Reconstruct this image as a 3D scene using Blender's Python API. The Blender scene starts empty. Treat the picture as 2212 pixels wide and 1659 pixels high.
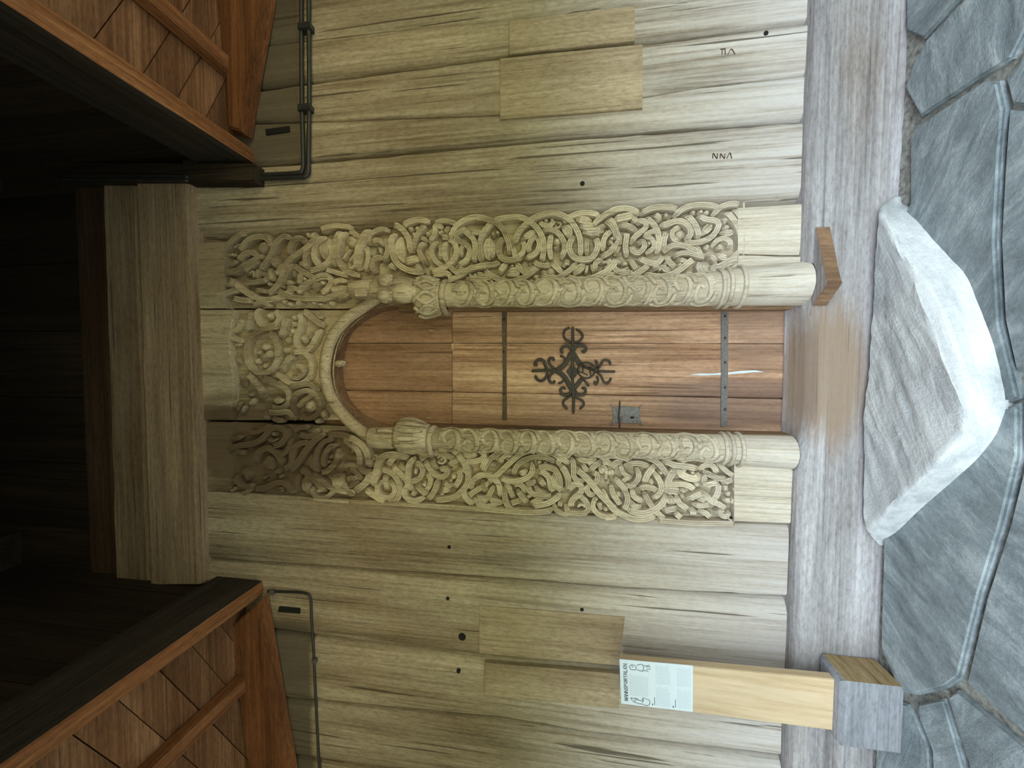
import bpy, bmesh, math, random
from mathutils import Vector, Matrix, noise as mnoise

random.seed(7)
S = bpy.context.scene
COL = S.collection

# ------------------------------------------------------------------ camera
FPX, CX, CY = 840.0, 1106.0, 829.5          # focal length and centre in 2212x1659 pixels
D, H = 2.2, 1.49                            # distance to the wall, eye height
_up = Vector((-4501 - CX, 771 - CY, FPX)).normalized()
_left = Vector((-75, 19470, FPX)); _left = (_left - _left.dot(_up) * _up).normalized()
_right = -_left
_into = _up.cross(_right)
EYE = Vector((0, -D, H))
ix = Vector((_right[0], _into[0], _up[0]))  # image right in the world
iy = Vector((_right[1], _into[1], _up[1]))  # image down
iz = Vector((_right[2], _into[2], _up[2]))  # view direction
cd = bpy.data.cameras.new('camera'); cam = bpy.data.objects.new('camera', cd); COL.objects.link(cam)
cd.sensor_width = 36; cd.lens = FPX / 2212 * 36; cd.clip_start = .02
m = Matrix((ix, -iy, -iz)).transposed().to_4x4(); m.translation = EYE
cam.matrix_world = m
S.camera = cam

# ------------------------------------------------------------------ light
w = bpy.data.worlds.new('sky'); S.world = w; w.use_nodes = True
bg = w.node_tree.nodes['Background']
bg.inputs[0].default_value = (.74, .87, 1, 1); bg.inputs[1].default_value = 1.0
sd = bpy.data.lights.new('sun', 'SUN'); sun = bpy.data.objects.new('sun', sd); COL.objects.link(sun)
sd.energy = 4.4; sd.angle = .01; sd.color = (1, .93, .8)
sun.rotation_euler = Vector((-.65, -.45, -.68)).to_track_quat('-Z', 'Y').to_euler()
S.view_settings.view_transform = 'Standard'; S.view_settings.look = 'None'
S.view_settings.gamma = 1; S.view_settings.use_curve_mapping = False
S.view_settings.exposure = 3.36


# ------------------------------------------------------------------ pixel -> place
def ray(px, py):
    return ix * (px - CX) + iy * (py - CY) + iz * FPX
def W(px, py, y=0.0):                       # on the plane parallel to the wall
    d = ray(px, py); return EYE + d * ((y + D) / d.y)
def F(px, py, z=0.0):                       # on a level plane
    d = ray(px, py); return EYE + d * ((z - H) / d.z)
def mpp(px, py, y=0.0):                     # metres per pixel across
    return (W(px, py + 1, y) - W(px, py, y)).length
def lerp_edge(e, px):
    if px <= e[0][0]: a, b = e[0], e[1]
    elif px >= e[-1][0]: a, b = e[-2], e[-1]
    else:
        for a, b in zip(e, e[1:]):
            if a[0] <= px <= b[0]: break
    t = (px - a[0]) / (b[0] - a[0]); return a[1] + (b[1] - a[1]) * t


# ------------------------------------------------------------------ materials
def nt(name):
    mt = bpy.data.materials.new(name); mt.use_nodes = True
    t = mt.node_tree; return mt, t, t.nodes, t.links, t.nodes['Principled BSDF']
def ramp(N, L, src, stops):
    r = N.new('ShaderNodeValToRGB'); L.new(src, r.inputs[0])
    e = r.color_ramp.elements
    while len(e) < len(stops): e.new(.5)
    for k, (p, c) in enumerate(stops):
        e[k].position = p; e[k].color = (*c, 1) if len(c) == 3 else c
    return r.outputs[0]
def mixc(N, L, fac, a, b, mode='MIX'):
    x = N.new('ShaderNodeMix'); x.data_type = 'RGBA'; x.blend_type = mode
    for s, v in ((0, fac), (6, a), (7, b)):
        if isinstance(v, (int, float)): x.inputs[s].default_value = v
        elif isinstance(v, tuple): x.inputs[s].default_value = (*v, 1)
        else: L.new(v, x.inputs[s])
    return x.outputs[2]
def math_(N, L, op, a, b=0.0, clamp=False):
    x = N.new('ShaderNodeMath'); x.operation = op; x.use_clamp = clamp
    for s, v in ((0, a), (1, b)):
        if isinstance(v, (int, float)): x.inputs[s].default_value = v
        else: L.new(v, x.inputs[s])
    return x.outputs[0]
def noise_(N, L, vec, scale, detail=5, rough=.6, dist=0):
    x = N.new('ShaderNodeTexNoise'); L.new(vec, x.inputs['Vector'])
    x.inputs['Scale'].default_value = scale; x.inputs['Detail'].default_value = detail
    x.inputs['Roughness'].default_value = rough; x.inputs['Distortion'].default_value = dist
    return x.outputs[0]
def scaled(N, L, vec, s):
    x = N.new('ShaderNodeVectorMath'); x.operation = 'MULTIPLY'; L.new(vec, x.inputs[0]); x.inputs[1].default_value = s
    return x.outputs[0]
def coords(N, L, jitter=True):
    tc = N.new('ShaderNodeTexCoord').outputs['Object']
    if not jitter: return tc, tc, None
    oi = N.new('ShaderNodeObjectInfo').outputs['Random']
    c = N.new('ShaderNodeCombineXYZ')
    for k, f in enumerate((37.0, 19.0, 23.0)): L.new(math_(N, L, 'MULTIPLY', oi, f), c.inputs[k])
    a = N.new('ShaderNodeVectorMath'); L.new(tc, a.inputs[0]); L.new(c.outputs[0], a.inputs[1])
    return a.outputs[0], tc, oi
AX = {'X': (.06, 1, 1), 'Y': (1, .06, 1), 'Z': (1, 1, .06)}
def wood(name, dark, mid, light, axis='Z', vary=.25, bump=.35, crack=.6, rough=.8, silver=None, stain=None, fine=70, contrast=1.0, speck=1.0, tarred=None):
    mt, t, N, L, B = nt(name)
    v, tc, rnd = coords(N, L)
    s = AX[axis]
    g1 = noise_(N, L, scaled(N, L, v, s), 9, 5, .6, .4)
    g2 = noise_(N, L, scaled(N, L, v, tuple(k if k == 1 else .02 for k in s)), fine, 4, .6)
    g3 = noise_(N, L, scaled(N, L, v, tuple(k if k == 1 else .3 for k in s)), 2.3, 3, .55)
    mixv = math_(N, L, 'ADD', math_(N, L, 'MULTIPLY', g1, .55), math_(N, L, 'MULTIPLY', g2, .45))
    h = .17 / contrast
    col = ramp(N, L, mixv, [(.5 - h, dark), (.5, mid), (.5 + h, light)])
    pat = ramp(N, L, g3, [(.28, (.7, .62, .54)), (.47, (.97, .95, .93)), (.68, (1.16, 1.14, 1.1))])
    col = mixc(N, L, 1.0, col, pat, 'MULTIPLY')
    spk = noise_(N, L, scaled(N, L, v, tuple(k if k == 1 else .3 for k in s)), 75, 5, .75)
    col = mixc(N, L, speck, col, ramp(N, L, spk, [(.32, (.72, .7, .68)), (.5, (1, 1, 1)), (.68, (1.2, 1.2, 1.2))]), 'MULTIPLY')
    if silver:                              # bleached, rain-washed lower wood with a ragged upper limit
        sc, z0, z1, amt = silver
        z = N.new('ShaderNodeSeparateXYZ'); L.new(tc, z.inputs[0])
        zz = math_(N, L, 'ADD', z.outputs[2], math_(N, L, 'MULTIPLY', math_(N, L, 'SUBTRACT', g1, .5), 1.6))
        mr = N.new('ShaderNodeMapRange'); L.new(zz, mr.inputs[0])
        for k, q in zip((1, 2, 3, 4), (z0, z1, amt, 0)): mr.inputs[k].default_value = q
        f = math_(N, L, 'MULTIPLY', mr.outputs[0], ramp(N, L, mixv, [(.36, (.15,) * 3), (.6, (1,) * 3)]))
        col = mixc(N, L, f, col, sc)
    if stain:                               # tar or wear patch with a shape of its own: (colour, centre, radii, amount)
        for sc, cen, rad, amt in stain:
            d = N.new('ShaderNodeVectorMath'); d.operation = 'SUBTRACT'; L.new(tc, d.inputs[0]); d.inputs[1].default_value = cen
            d2 = scaled(N, L, d.outputs[0], tuple(1 / r for r in rad))
            ln = N.new('ShaderNodeVectorMath'); ln.operation = 'LENGTH'; L.new(d2, ln.inputs[0])
            q = math_(N, L, 'ADD', ln.outputs['Value'], math_(N, L, 'MULTIPLY', math_(N, L, 'SUBTRACT', g1, .5), 1.2))
            f = math_(N, L, 'MULTIPLY', ramp(N, L, q, [(.55, (1,) * 3), (1.0, (0,) * 3)]), amt)
            col = mixc(N, L, f, col, sc)
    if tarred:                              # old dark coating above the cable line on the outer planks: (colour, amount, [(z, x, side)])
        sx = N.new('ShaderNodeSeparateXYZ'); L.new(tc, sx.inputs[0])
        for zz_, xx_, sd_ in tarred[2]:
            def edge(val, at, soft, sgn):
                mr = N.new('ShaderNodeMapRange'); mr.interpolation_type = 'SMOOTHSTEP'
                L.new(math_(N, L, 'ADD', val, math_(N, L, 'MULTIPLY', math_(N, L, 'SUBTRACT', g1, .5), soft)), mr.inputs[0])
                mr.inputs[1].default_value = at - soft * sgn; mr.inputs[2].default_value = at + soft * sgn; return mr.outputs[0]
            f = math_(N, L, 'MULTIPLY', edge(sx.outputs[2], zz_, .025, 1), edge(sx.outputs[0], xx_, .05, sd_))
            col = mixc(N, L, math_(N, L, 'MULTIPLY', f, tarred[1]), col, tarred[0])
    ck = noise_(N, L, scaled(N, L, v, tuple(k if k == 1 else .018 for k in s)), 55, 2, .5)
    cf = ramp(N, L, ck, [(.66, (0,) * 3), (.69, (1,) * 3)])
    col = mixc(N, L, math_(N, L, 'MULTIPLY', cf, crack), col, tuple(k * .35 for k in dark))
    if rnd is not None and vary:
        mr = N.new('ShaderNodeMapRange'); L.new(rnd, mr.inputs[0])
        mr.inputs[3].default_value = 1 - vary; mr.inputs[4].default_value = 1 + vary * .6
        g = N.new('ShaderNodeCombineColor')
        for k in range(3): L.new(mr.outputs[0], g.inputs[k])
        col = mixc(N, L, 1.0, col, g.outputs[0], 'MULTIPLY')
    L.new(col, B.inputs['Base Color']); B.inputs['Roughness'].default_value = rough
    B.inputs['Specular IOR Level'].default_value = .25
    bp = N.new('ShaderNodeBump'); bp.inputs['Strength'].default_value = bump; bp.inputs['Distance'].default_value = .012
    hgt = math_(N, L, 'SUBTRACT', mixv, math_(N, L, 'MULTIPLY', cf, .35)); L.new(hgt, bp.inputs['Height'])
    L.new(bp.outputs[0], B.inputs['Normal'])
    return mt
def plain(name, col, rough=.6, metal=0.0, var=.0, scale=20):
    mt, t, N, L, B = nt(name)
    B.inputs['Roughness'].default_value = rough; B.inputs['Metallic'].default_value = metal
    if var:
        v, tc, r = coords(N, L)
        n = noise_(N, L, v, scale, 5, .6)
        c = ramp(N, L, n, [(.3, tuple(k * (1 - var) for k in col)), (.7, tuple(min(1, k * (1 + var)) for k in col))])
        L.new(c, B.inputs['Base Color'])
        bp = N.new('ShaderNodeBump'); bp.inputs['Strength'].default_value = .3; bp.inputs['Distance'].default_value = .004
        L.new(n, bp.inputs['Height']); L.new(bp.outputs[0], B.inputs['Normal'])
    else: B.inputs['Base Color'].default_value = (*col, 1)
    return mt
def slate(name, a, b, c, streak=(.3, 1, 1), bump=.8):
    mt, t, N, L, B = nt(name)
    v, tc, r = coords(N, L)
    rot = N.new('ShaderNodeVectorRotate'); rot.rotation_type = 'Z_AXIS'; L.new(v, rot.inputs['Vector'])
    L.new(math_(N, L, 'MULTIPLY', r, 6.3), rot.inputs['Angle'])
    n1 = noise_(N, L, scaled(N, L, rot.outputs[0], streak), 14, 7, .65, .6)
    n2 = noise_(N, L, v, 4, 6, .6, .3)
    n3 = noise_(N, L, v, 60, 4, .7)
    q = math_(N, L, 'ADD', math_(N, L, 'MULTIPLY', n1, .5), math_(N, L, 'ADD', math_(N, L, 'MULTIPLY', n2, .3), math_(N, L, 'MULTIPLY', n3, .2)))
    col = ramp(N, L, q, [(.36, a), (.5, b), (.63, c)])
    L.new(col, B.inputs['Base Color']); B.inputs['Roughness'].default_value = .6
    bp = N.new('ShaderNodeBump'); bp.inputs['Strength'].default_value = bump; bp.inputs['Distance'].default_value = .02
    L.new(q, bp.inputs['Height']); L.new(bp.outputs[0], B.inputs['Normal'])
    return mt

SILV = ((.58, .55, .545), .4, 1.9, .8)
M = {}
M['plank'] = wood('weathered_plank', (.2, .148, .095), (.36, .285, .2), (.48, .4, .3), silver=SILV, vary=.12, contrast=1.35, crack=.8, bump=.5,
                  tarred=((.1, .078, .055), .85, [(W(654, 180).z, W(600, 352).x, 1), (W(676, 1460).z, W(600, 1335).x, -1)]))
M['patch'] = wood('newer_patch_board', (.23, .165, .1), (.36, .275, .18), (.46, .36, .25), vary=.08, crack=.25, fine=90)
M['sill'] = wood('grey_sill', (.17, .155, .155), (.33, .31, .315), (.48, .46, .47), axis='X', vary=0, crack=.3,
                 stain=[((.27, .18, .115), (-.03, -.05, .26), (.45, .5, .22), .8)])
M['beam'] = wood('lintel_beam_wood', (.16, .105, .066), (.3, .21, .14), (.43, .325, .22), axis='X', vary=.15)
M['beam_brown'] = wood('brown_beam_wood', (.04, .022, .013), (.08, .045, .026), (.12, .07, .042), axis='X', vary=.1)
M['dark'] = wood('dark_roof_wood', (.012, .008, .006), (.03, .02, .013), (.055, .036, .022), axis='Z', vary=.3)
M['tar'] = wood('tarred_rafter', (.09, .034, .012), (.22, .086, .033), (.36, .15, .06), axis='X', vary=.1, crack=.4)
M['tarY'] = wood('tarred_trimmer', (.11, .042, .016), (.26, .105, .042), (.42, .195, .085), axis='Y', vary=.1, crack=.4)
M['ceil'] = wood('ceiling_board_wood', (.11, .05, .022), (.245, .115, .055), (.4, .215, .115), axis='X', vary=.25, crack=.4)
M['carve'] = wood('carved_oak', (.32, .25, .165), (.53, .435, .3), (.66, .56, .41), vary=.06, bump=.5, fine=110, crack=.35,
                  silver=((.7, .645, .59), .3, 1.5, .85),
                  stain=[((.13, .082, .048), (-.55, 0, 3.46), (.5, .6, .94), .92), ((.19, .125, .075), (.72, 0, 3.6), (.36, .4, .75), .5)])
M['column'] = wood('column_wood', (.3, .23, .15), (.48, .39, .27), (.6, .5, .37), vary=.05, bump=.5, fine=110,
                   silver=((.68, .64, .6), .2, 1.3, .9))
M['door'] = wood('door_board_wood', (.22, .112, .064), (.42, .245, .155), (.6, .385, .265), contrast=1.35, vary=.12, crack=.7, rough=.6,
                 stain=[((.17, .11, .09), (-.2, .1, .62), (.2, .5, .5), .6), ((.2, .13, .1), (.2, .1, .45), (.3, .5, .25), .5)])
M['door_up'] = wood('upper_door_board_wood', (.18, .088, .05), (.33, .183, .11), (.45, .27, .175), vary=.1, crack=.5, rough=.65)
M['jamb'] = wood('jamb_wood', (.12, .068, .04), (.22, .13, .075), (.32, .2, .12), vary=.1)
M['trim_side_shade'] = wood('shaded_timber_side', (.02, .015, .012), (.042, .033, .027), (.07, .056, .046), axis='Y', vary=.05)  # shade on the trimmers' side faces, painted as a darker wood
M['thresh'] = wood('worn_threshold', (.2, .145, .1), (.34, .26, .19), (.46, .37, .28), axis='X', vary=0)
M['iron'] = plain('wrought_iron', (.05, .036, .026), .7, .15, .4, 60)
M['iron_brown'] = plain('rusted_iron', (.11, .078, .054), .8, .1, .4, 60)
M['iron_light'] = plain('worn_iron', (.16, .145, .14), .55, .4, .35, 90)
M['void'] = plain('dark_hole', (.006, .005, .004), .9)
M['slab'] = slate('slate_slab', (.1, .12, .125), (.215, .245, .25), (.4, .43, .425))
M['mortar'] = plain('joint_mortar', (.24, .23, .2), .95, 0, .6, 40)
M['step'] = slate('step_stone', (.33, .34, .34), (.53, .535, .525), (.69, .685, .655), streak=(.12, 1, 1), bump=.9)
M['pine'] = wood('new_pine', (.4, .28, .16), (.5, .38, .245), (.58, .46, .32), vary=0, crack=.1, bump=.1, fine=40, speck=.15)
M['base'] = wood('grey_base_wood', (.16, .165, .18), (.25, .255, .28), (.36, .36, .39), vary=0, axis='X', crack=0)
M['base_side'] = wood('brown_base_wood', (.2, .13, .06), (.32, .22, .11), (.46, .34, .19), vary=0, axis='Y')
M['paper'] = plain('white_sheet', (.6, .65, .68), .5)
M['ink'] = plain('dark_ink', (.06, .075, .09), .7)
M['ink_pale'] = plain('pale_ink', (.45, .5, .53), .7)
M['pipe'] = plain('black_cable', (.03, .028, .027), .45, 0, .3, 30)
M['grass'] = plain('lawn_grass', (.2, .185, .085), .9, 0, .3, 3)
M['leaf'] = plain('hedge_leaves', (.05, .08, .025), .9, 0, .5, 4)


# ------------------------------------------------------------------ mesh helpers
def tag(o, label=None, cat=None, group=None, kind=None):
    for k, v in (('label', label), ('category', cat), ('group', group), ('kind', kind)):
        if v: o[k] = v
    return o
def empty(name, loc=(0, 0, 0)):
    o = bpy.data.objects.new(name, None); COL.objects.link(o); o.location = loc; o.empty_display_size = .1
    return o
def link(name, me, mat, parent=None):
    o = bpy.data.objects.new(name, me); COL.objects.link(o)
    if me.materials: pass
    else: me.materials.append(mat)
    if parent: o.parent = parent; o.matrix_parent_inverse = Matrix.Translation(-Vector(parent.location))
    return o
def meshobj(name, vs, fs, mat, parent=None, smooth=False):
    me = bpy.data.meshes.new(name); me.from_pydata([tuple(v) for v in vs], [], fs); me.update()
    bm = bmesh.new(); bm.from_mesh(me); bmesh.ops.recalc_face_normals(bm, faces=bm.faces[:]); bm.to_mesh(me); bm.free()
    if smooth:
        for p in me.polygons: p.use_smooth = True
    return link(name, me, mat, parent)
def bmobj(name, bm, mat, parent=None, smooth=False):
    bmesh.ops.recalc_face_normals(bm, faces=bm.faces[:])
    me = bpy.data.meshes.new(name); bm.to_mesh(me); bm.free()
    if smooth:
        for p in me.polygons: p.use_smooth = True
    return link(name, me, mat, parent)
def box(name, a, b, mat, parent=None, bev=0.0):
    bm = bmesh.new()
    bmesh.ops.create_cube(bm, size=1)
    for v in bm.verts: v.co = Vector([(a[k] + b[k]) / 2 + v.co[k] * (b[k] - a[k]) for k in range(3)])
    if bev: bmesh.ops.bevel(bm, geom=bm.edges[:], offset=bev, segments=2, affect='EDGES')
    return bmobj(name, bm, mat, parent)
def prism(name, poly, dvec, mat, parent=None, bev=0.0):
    """polygon (3D points) extruded along dvec"""
    bm = bmesh.new(); dv = Vector(dvec)
    top = [bm.verts.new(p) for p in poly]; bot = [bm.verts.new(Vector(p) + dv) for p in poly]
    n = len(poly); f0 = bm.faces.new(top); bm.faces.new(bot[::-1])
    for k in range(n): bm.faces.new((top[k], top[(k + 1) % n], bot[(k + 1) % n], bot[k]))
    if bev:
        bmesh.ops.recalc_face_normals(bm, faces=bm.faces[:])
        bmesh.ops.bevel(bm, geom=[e for e in f0.edges], offset=bev, segments=2, affect='EDGES')
    bmesh.ops.triangulate(bm, faces=[f for f in bm.faces if len(f.verts) > 4])
    return bmobj(name, bm, mat, parent)
def catmull(pts, step, closed=False):
    P = [Vector(p) for p in pts]; n = len(P)
    if n == 2: P = [P[0], (P[0] + P[1]) / 2, P[1]]; n = 3
    out = []
    for k in range(n if closed else n - 1):
        if closed: a, b, c, d = P[k - 1], P[k], P[(k + 1) % n], P[(k + 2) % n]
        else:
            b, c = P[k], P[k + 1]; a = P[k - 1] if k else b * 2 - c; d = P[k + 2] if k + 2 < n else c * 2 - b
        q = max(2, int((c - b).length / step + .5))
        for j in range(q):
            t = j / q
            out.append(.5 * ((2 * b) + (c - a) * t + (2 * a - 5 * b + 4 * c - d) * t * t + (3 * b - 3 * c + d - a) * t ** 3))
    if not closed: out.append(P[-1])
    return out
def tube(name, pts, r, mat, parent=None, seg=8, closed=False, step=None):
    P = catmull(pts, step or r * 1.5, closed)
    vs, fs = [], []; n = len(P); nrm = None
    for k, p in enumerate(P):
        d = (P[(k + 1) % n] - P[k - 1]) if closed else (P[min(k + 1, n - 1)] - P[max(k - 1, 0)])
        d = d.normalized() if d.length else Vector((0, 0, 1))
        if nrm is None: nrm = d.orthogonal().normalized()
        nrm = (nrm - nrm.dot(d) * d).normalized(); bn = d.cross(nrm)
        rr = r(k / (n - 1)) if callable(r) else r
        for j in range(seg):
            a = 2 * math.pi * j / seg; vs.append(p + (nrm * math.cos(a) + bn * math.sin(a)) * rr)
    for k in range(n if closed else n - 1):
        for j in range(seg):
            a, b = k * seg, ((k + 1) % n) * seg
            fs.append((a + j, a + (j + 1) % seg, b + (j + 1) % seg, b + j))
    if not closed: fs += [tuple(range(seg))[::-1], tuple((n - 1) * seg + j for j in range(seg))]
    return meshobj(name, vs, fs, mat, parent, True)
PROF = [(-.5, 0), (-.485, .9), (-.44, 1.0), (-.22, 1.0), (-.16, .94), (-.1, 1.0), (.1, 1.0), (.16, .94), (.22, 1.0), (.44, 1.0), (.485, .9), (.5, 0)]
PROF_S = [(-.5, 0), (-.48, .74), (-.3, .96), (0, 1.0), (.3, .96), (.48, .74), (.5, 0)]
def ribbon(name, pts, width, height, place, mat, parent, taper=False, weave=0.0, phase=0.0, prof=PROF):
    """raised band on a surface: pts are 2D (u,v); place(u,v,h) gives the 3D point at height h"""
    P = catmull([(p[0], p[1], 0) for p in pts], width * .55)
    n = len(P); Ls = [0]
    for a, b in zip(P, P[1:]): Ls.append(Ls[-1] + (b - a).length)
    T = max(Ls[-1], 1e-6); vs, fs = [], []; k_ = len(prof)
    for k, p in enumerate(P):
        d = P[min(k + 1, n - 1)] - P[max(k - 1, 0)]; d = d.normalized() if d.length else Vector((1, 0, 0))
        nn = Vector((-d.y, d.x, 0)); s = Ls[k]; t = s / T
        e = min(s, T - s) / (width * .5)
        cap = math.sqrt(max(0.02, 1 - (1 - min(1, e)) ** 2))
        wd = width * (math.sin(math.pi * min(max(t, .06), .94)) ** .6 if taper else .55 + .45 * cap)
        hh = height * (.55 + .45 * cap) * (1 + weave * math.sin(phase + s / (width * 2.6)))
        for u, h in prof:
            q = p + nn * (u * wd); vs.append(place(q.x, q.y, h * hh - (.004 if h == 0 else 0)))
    for k in range(n - 1):
        for j in range(k_ - 1): fs.append((k * k_ + j, k * k_ + j + 1, (k + 1) * k_ + j + 1, (k + 1) * k_ + j))
    fs += [tuple(range(k_)), tuple((n - 1) * k_ + j for j in range(k_))[::-1]]
    o = meshobj(name, vs, fs, mat, parent, True); o.data.set_sharp_from_angle(angle=.55); return o
def dome(name, c, r, height, place, mat, parent, seg=12, rings=4, sq=1.0):
    vs, fs = [], []
    for i in range(rings):
        a = math.pi / 2 * i / rings
        for j in range(seg):
            b = 2 * math.pi * j / seg
            vs.append(place(c[0] + r * math.cos(a) * math.cos(b) * sq, c[1] + r * math.cos(a) * math.sin(b), height * math.sin(a) - (.004 if i == 0 else 0)))
    vs.append(place(c[0], c[1], height))
    for i in range(rings - 1):
        for j in range(seg): fs.append((i * seg + j, i * seg + (j + 1) % seg, (i + 1) * seg + (j + 1) % seg, (i + 1) * seg + j))
    fs += [((rings - 1) * seg + j, (rings - 1) * seg + (j + 1) % seg, rings * seg) for j in range(seg)]
    return meshobj(name, vs, fs, mat, parent, True)
def blob(name, c, r, mat, parent, rough=.0, rot=None, u=14, v=10):
    bm = bmesh.new(); bmesh.ops.create_uvsphere(bm, u_segments=u, v_segments=v, radius=1)
    R = rot or Matrix.Identity(3)
    for q in bm.verts:
        s = 1 + rough * mnoise.noise(q.co * 3 + Vector(c) * 9)
        q.co = R @ Vector((q.co.x * r[0], q.co.y * r[1], q.co.z * r[2])) * s + Vector(c)
    return bmobj(name, bm, mat, parent, True)
def px_poly(pts, y): return [W(a, b, y) for a, b in pts]
def plank(name, door, outer, p0, p1, y0, mat, parent, rnd=.06, wob=.004, back=.09, n=40, m=9, seed=0.0, gap=1.0):
    """board between two edges traced in the photo, the edge nearer the door rounded back"""
    vs, fs = [], []
    us = [0, .025, .06, .11, .18, .3, .5, .75, .96, 1.0]; m = len(us)
    for i in range(n + 1):
        px = p0 + (p1 - p0) * i / n
        a, b = lerp_edge(door, px), lerp_edge(outer, px)
        s = 1 if b > a else -1
        a += s * 2.0 * gap + 2.2 * gap * mnoise.noise((px * .02, seed, 1)); b += -s * 1.2 * gap + 2.2 * gap * mnoise.noise((px * .02, seed, 5))
        for u in us:
            q = W(px, a + (b - a) * u, y0)
            yy = y0 + rnd * (max(0, 1 - u / .2) ** 2 + .6 * max(0, 1 - u / .04)) + (.01 if u == 1 else 0) + wob * mnoise.noise((q.x * 6, q.z * 1.3, seed))
            vs.append((q.x, yy, q.z))
    for i in range(n):
        for j in range(m - 1): fs.append((i * m + j, i * m + j + 1, (i + 1) * m + j + 1, (i + 1) * m + j))
    nf = len(vs)
    for i in range(n + 1):
        for j in (0, m - 1): q = vs[i * m + j]; vs.append((q[0], back, q[2]))
    for i in range(n):
        for s, j in ((0, 0), (1, m - 1)):
            fs.append((i * m + j, (i + 1) * m + j, nf + (i + 1) * 2 + s, nf + i * 2 + s))
    for i in (0, n): fs.append(tuple(i * m + j for j in range(m)) + (nf + i * 2 + 1, nf + i * 2))
    o = meshobj(name, vs, fs, mat, parent)
    for p in o.data.polygons: p.use_smooth = len(p.vertices) == 4
    o.data.set_sharp_from_angle(angle=.9)
    return o


# ================================================================== structure: the wall
PT, PB = 395, 1752                          # planks run from behind the lintel beam to the sill
wall = tag(empty('wall_front'), 'weathered upright plank wall around the carved portal', 'wall', kind='structure')
E0 = [(395, 512), (500, 518), (960, 489), (1300, 462), (1590, 446), (1745, 436)]
E1 = [(395, 373), (665, 352), (1230, 300), (1500, 282), (1745, 262)]
E2 = [(395, 216), (560, 195), (674, 179), (1075, 125), (1150, 114), (1386, 94), (1744, 50)]
E3 = [(395, 118), (560, 98), (668, 84), (804, 68), (1160, 33), (1372, 12), (1744, -22)]
E4 = [(395, -55), (1744, -205)]
E5 = [(395, -230), (1744, -400)]
L0 = [(395, 1058), (430, 1060), (800, 1082), (1050, 1099), (1335, 1118), (1711, 1135)]
L1 = [(395, 1203), (434, 1206), (800, 1231), (1080, 1249), (1335, 1270), (1711, 1290)]
L2 = [(395, 1336), (560, 1355), (800, 1387), (1033, 1413), (1335, 1441), (1711, 1473)]
L3 = [(395, 1487), (560, 1503), (689, 1515), (1080, 1551), (1271, 1585), (1711, 1637)]
L4 = [(395, 1602), (560, 1622), (788, 1655), (1100, 1690), (1711, 1765)]
L5 = [(395, 1780), (1711, 1990)]
BC = [(395, 268), (674, 262), (1090, 248), (1388, 208), (1490, 190), (1744, 160)]   # long split in the second plank
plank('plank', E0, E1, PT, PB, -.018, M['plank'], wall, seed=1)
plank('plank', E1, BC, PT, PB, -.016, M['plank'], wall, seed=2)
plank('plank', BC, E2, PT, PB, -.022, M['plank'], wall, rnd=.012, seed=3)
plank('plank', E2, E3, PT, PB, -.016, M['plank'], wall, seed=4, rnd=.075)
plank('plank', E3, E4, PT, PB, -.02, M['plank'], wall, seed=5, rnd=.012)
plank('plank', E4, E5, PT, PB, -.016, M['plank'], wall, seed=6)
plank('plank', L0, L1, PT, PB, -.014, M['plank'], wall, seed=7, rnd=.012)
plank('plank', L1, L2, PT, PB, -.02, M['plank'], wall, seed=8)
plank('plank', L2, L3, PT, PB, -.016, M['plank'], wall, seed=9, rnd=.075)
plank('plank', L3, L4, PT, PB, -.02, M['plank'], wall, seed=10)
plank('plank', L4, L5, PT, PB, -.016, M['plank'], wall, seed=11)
# inset repair boards
def patch(pts, y, seed):
    o = prism('patch_board', px_poly(pts, y), (0, .03, 0), M['patch'], wall, .002); return o
patch([(1080, 126), (1388, 95), (1388, 234), (1080, 258)], -.028, 1)
patch([(1100, 44), (1371, 12), (1371, 88), (1100, 117)], -.024, 2)
patch([(1035, 1308), (1350, 1333), (1338, 1438), (1035, 1411)], -.027, 3)
patch([(1047, 1432), (1338, 1456), (1338, 1532), (1047, 1502)], -.026, 4)
# wall right and left beyond the traced planks, and the wall above the lintel
xr = W(1000, -330).x; xl = W(1000, 1870).x
for k in range(5):
    box('plank', (xr + .42 * k + .1, -.015, .3), (xr + .42 * k + .515, .09, 4.1), M['plank'], wall, .004)
    box('plank', (xl - .42 * k - .515, -.015, .3), (xl - .42 * k - .1, .09, 4.1), M['plank'], wall, .004)
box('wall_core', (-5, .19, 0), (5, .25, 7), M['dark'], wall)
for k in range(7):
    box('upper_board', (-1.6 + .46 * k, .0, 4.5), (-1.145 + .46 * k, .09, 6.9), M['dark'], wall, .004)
# knots, peg holes and slots
def hole(px, py, r, y=-.024):
    c = W(px, py, y); q = []
    for j in range(12):
        a = 2 * math.pi * j / 12; q.append(c + Vector((math.cos(a), 0, math.sin(a))) * r * mpp(px, py))
    return prism('peg_hole', q, (0, .02, 0), M['void'], wall)
for a in ((998, 1376, 8, -.0225), (990, 1451, 4, -.0275), (967, 1293, 4, -.0235), (1257, 1317, 4, -.0225), (1655, 71, 5, -.0255), (1258, 396, 5, -.0235),
          (970, 1182, 4, -.0175), (1580, 1119, 3, -.034)):
    hole(*a)
def slot(pts): prism('beam_slot', px_poly(pts, -.0235), (0, .02, 0), M['void'], wall)
slot([(573, 279), (624, 272), (625, 284), (574, 291)]); slot([(603, 1310), (648, 1314), (648, 1326), (600, 1322)])

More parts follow.
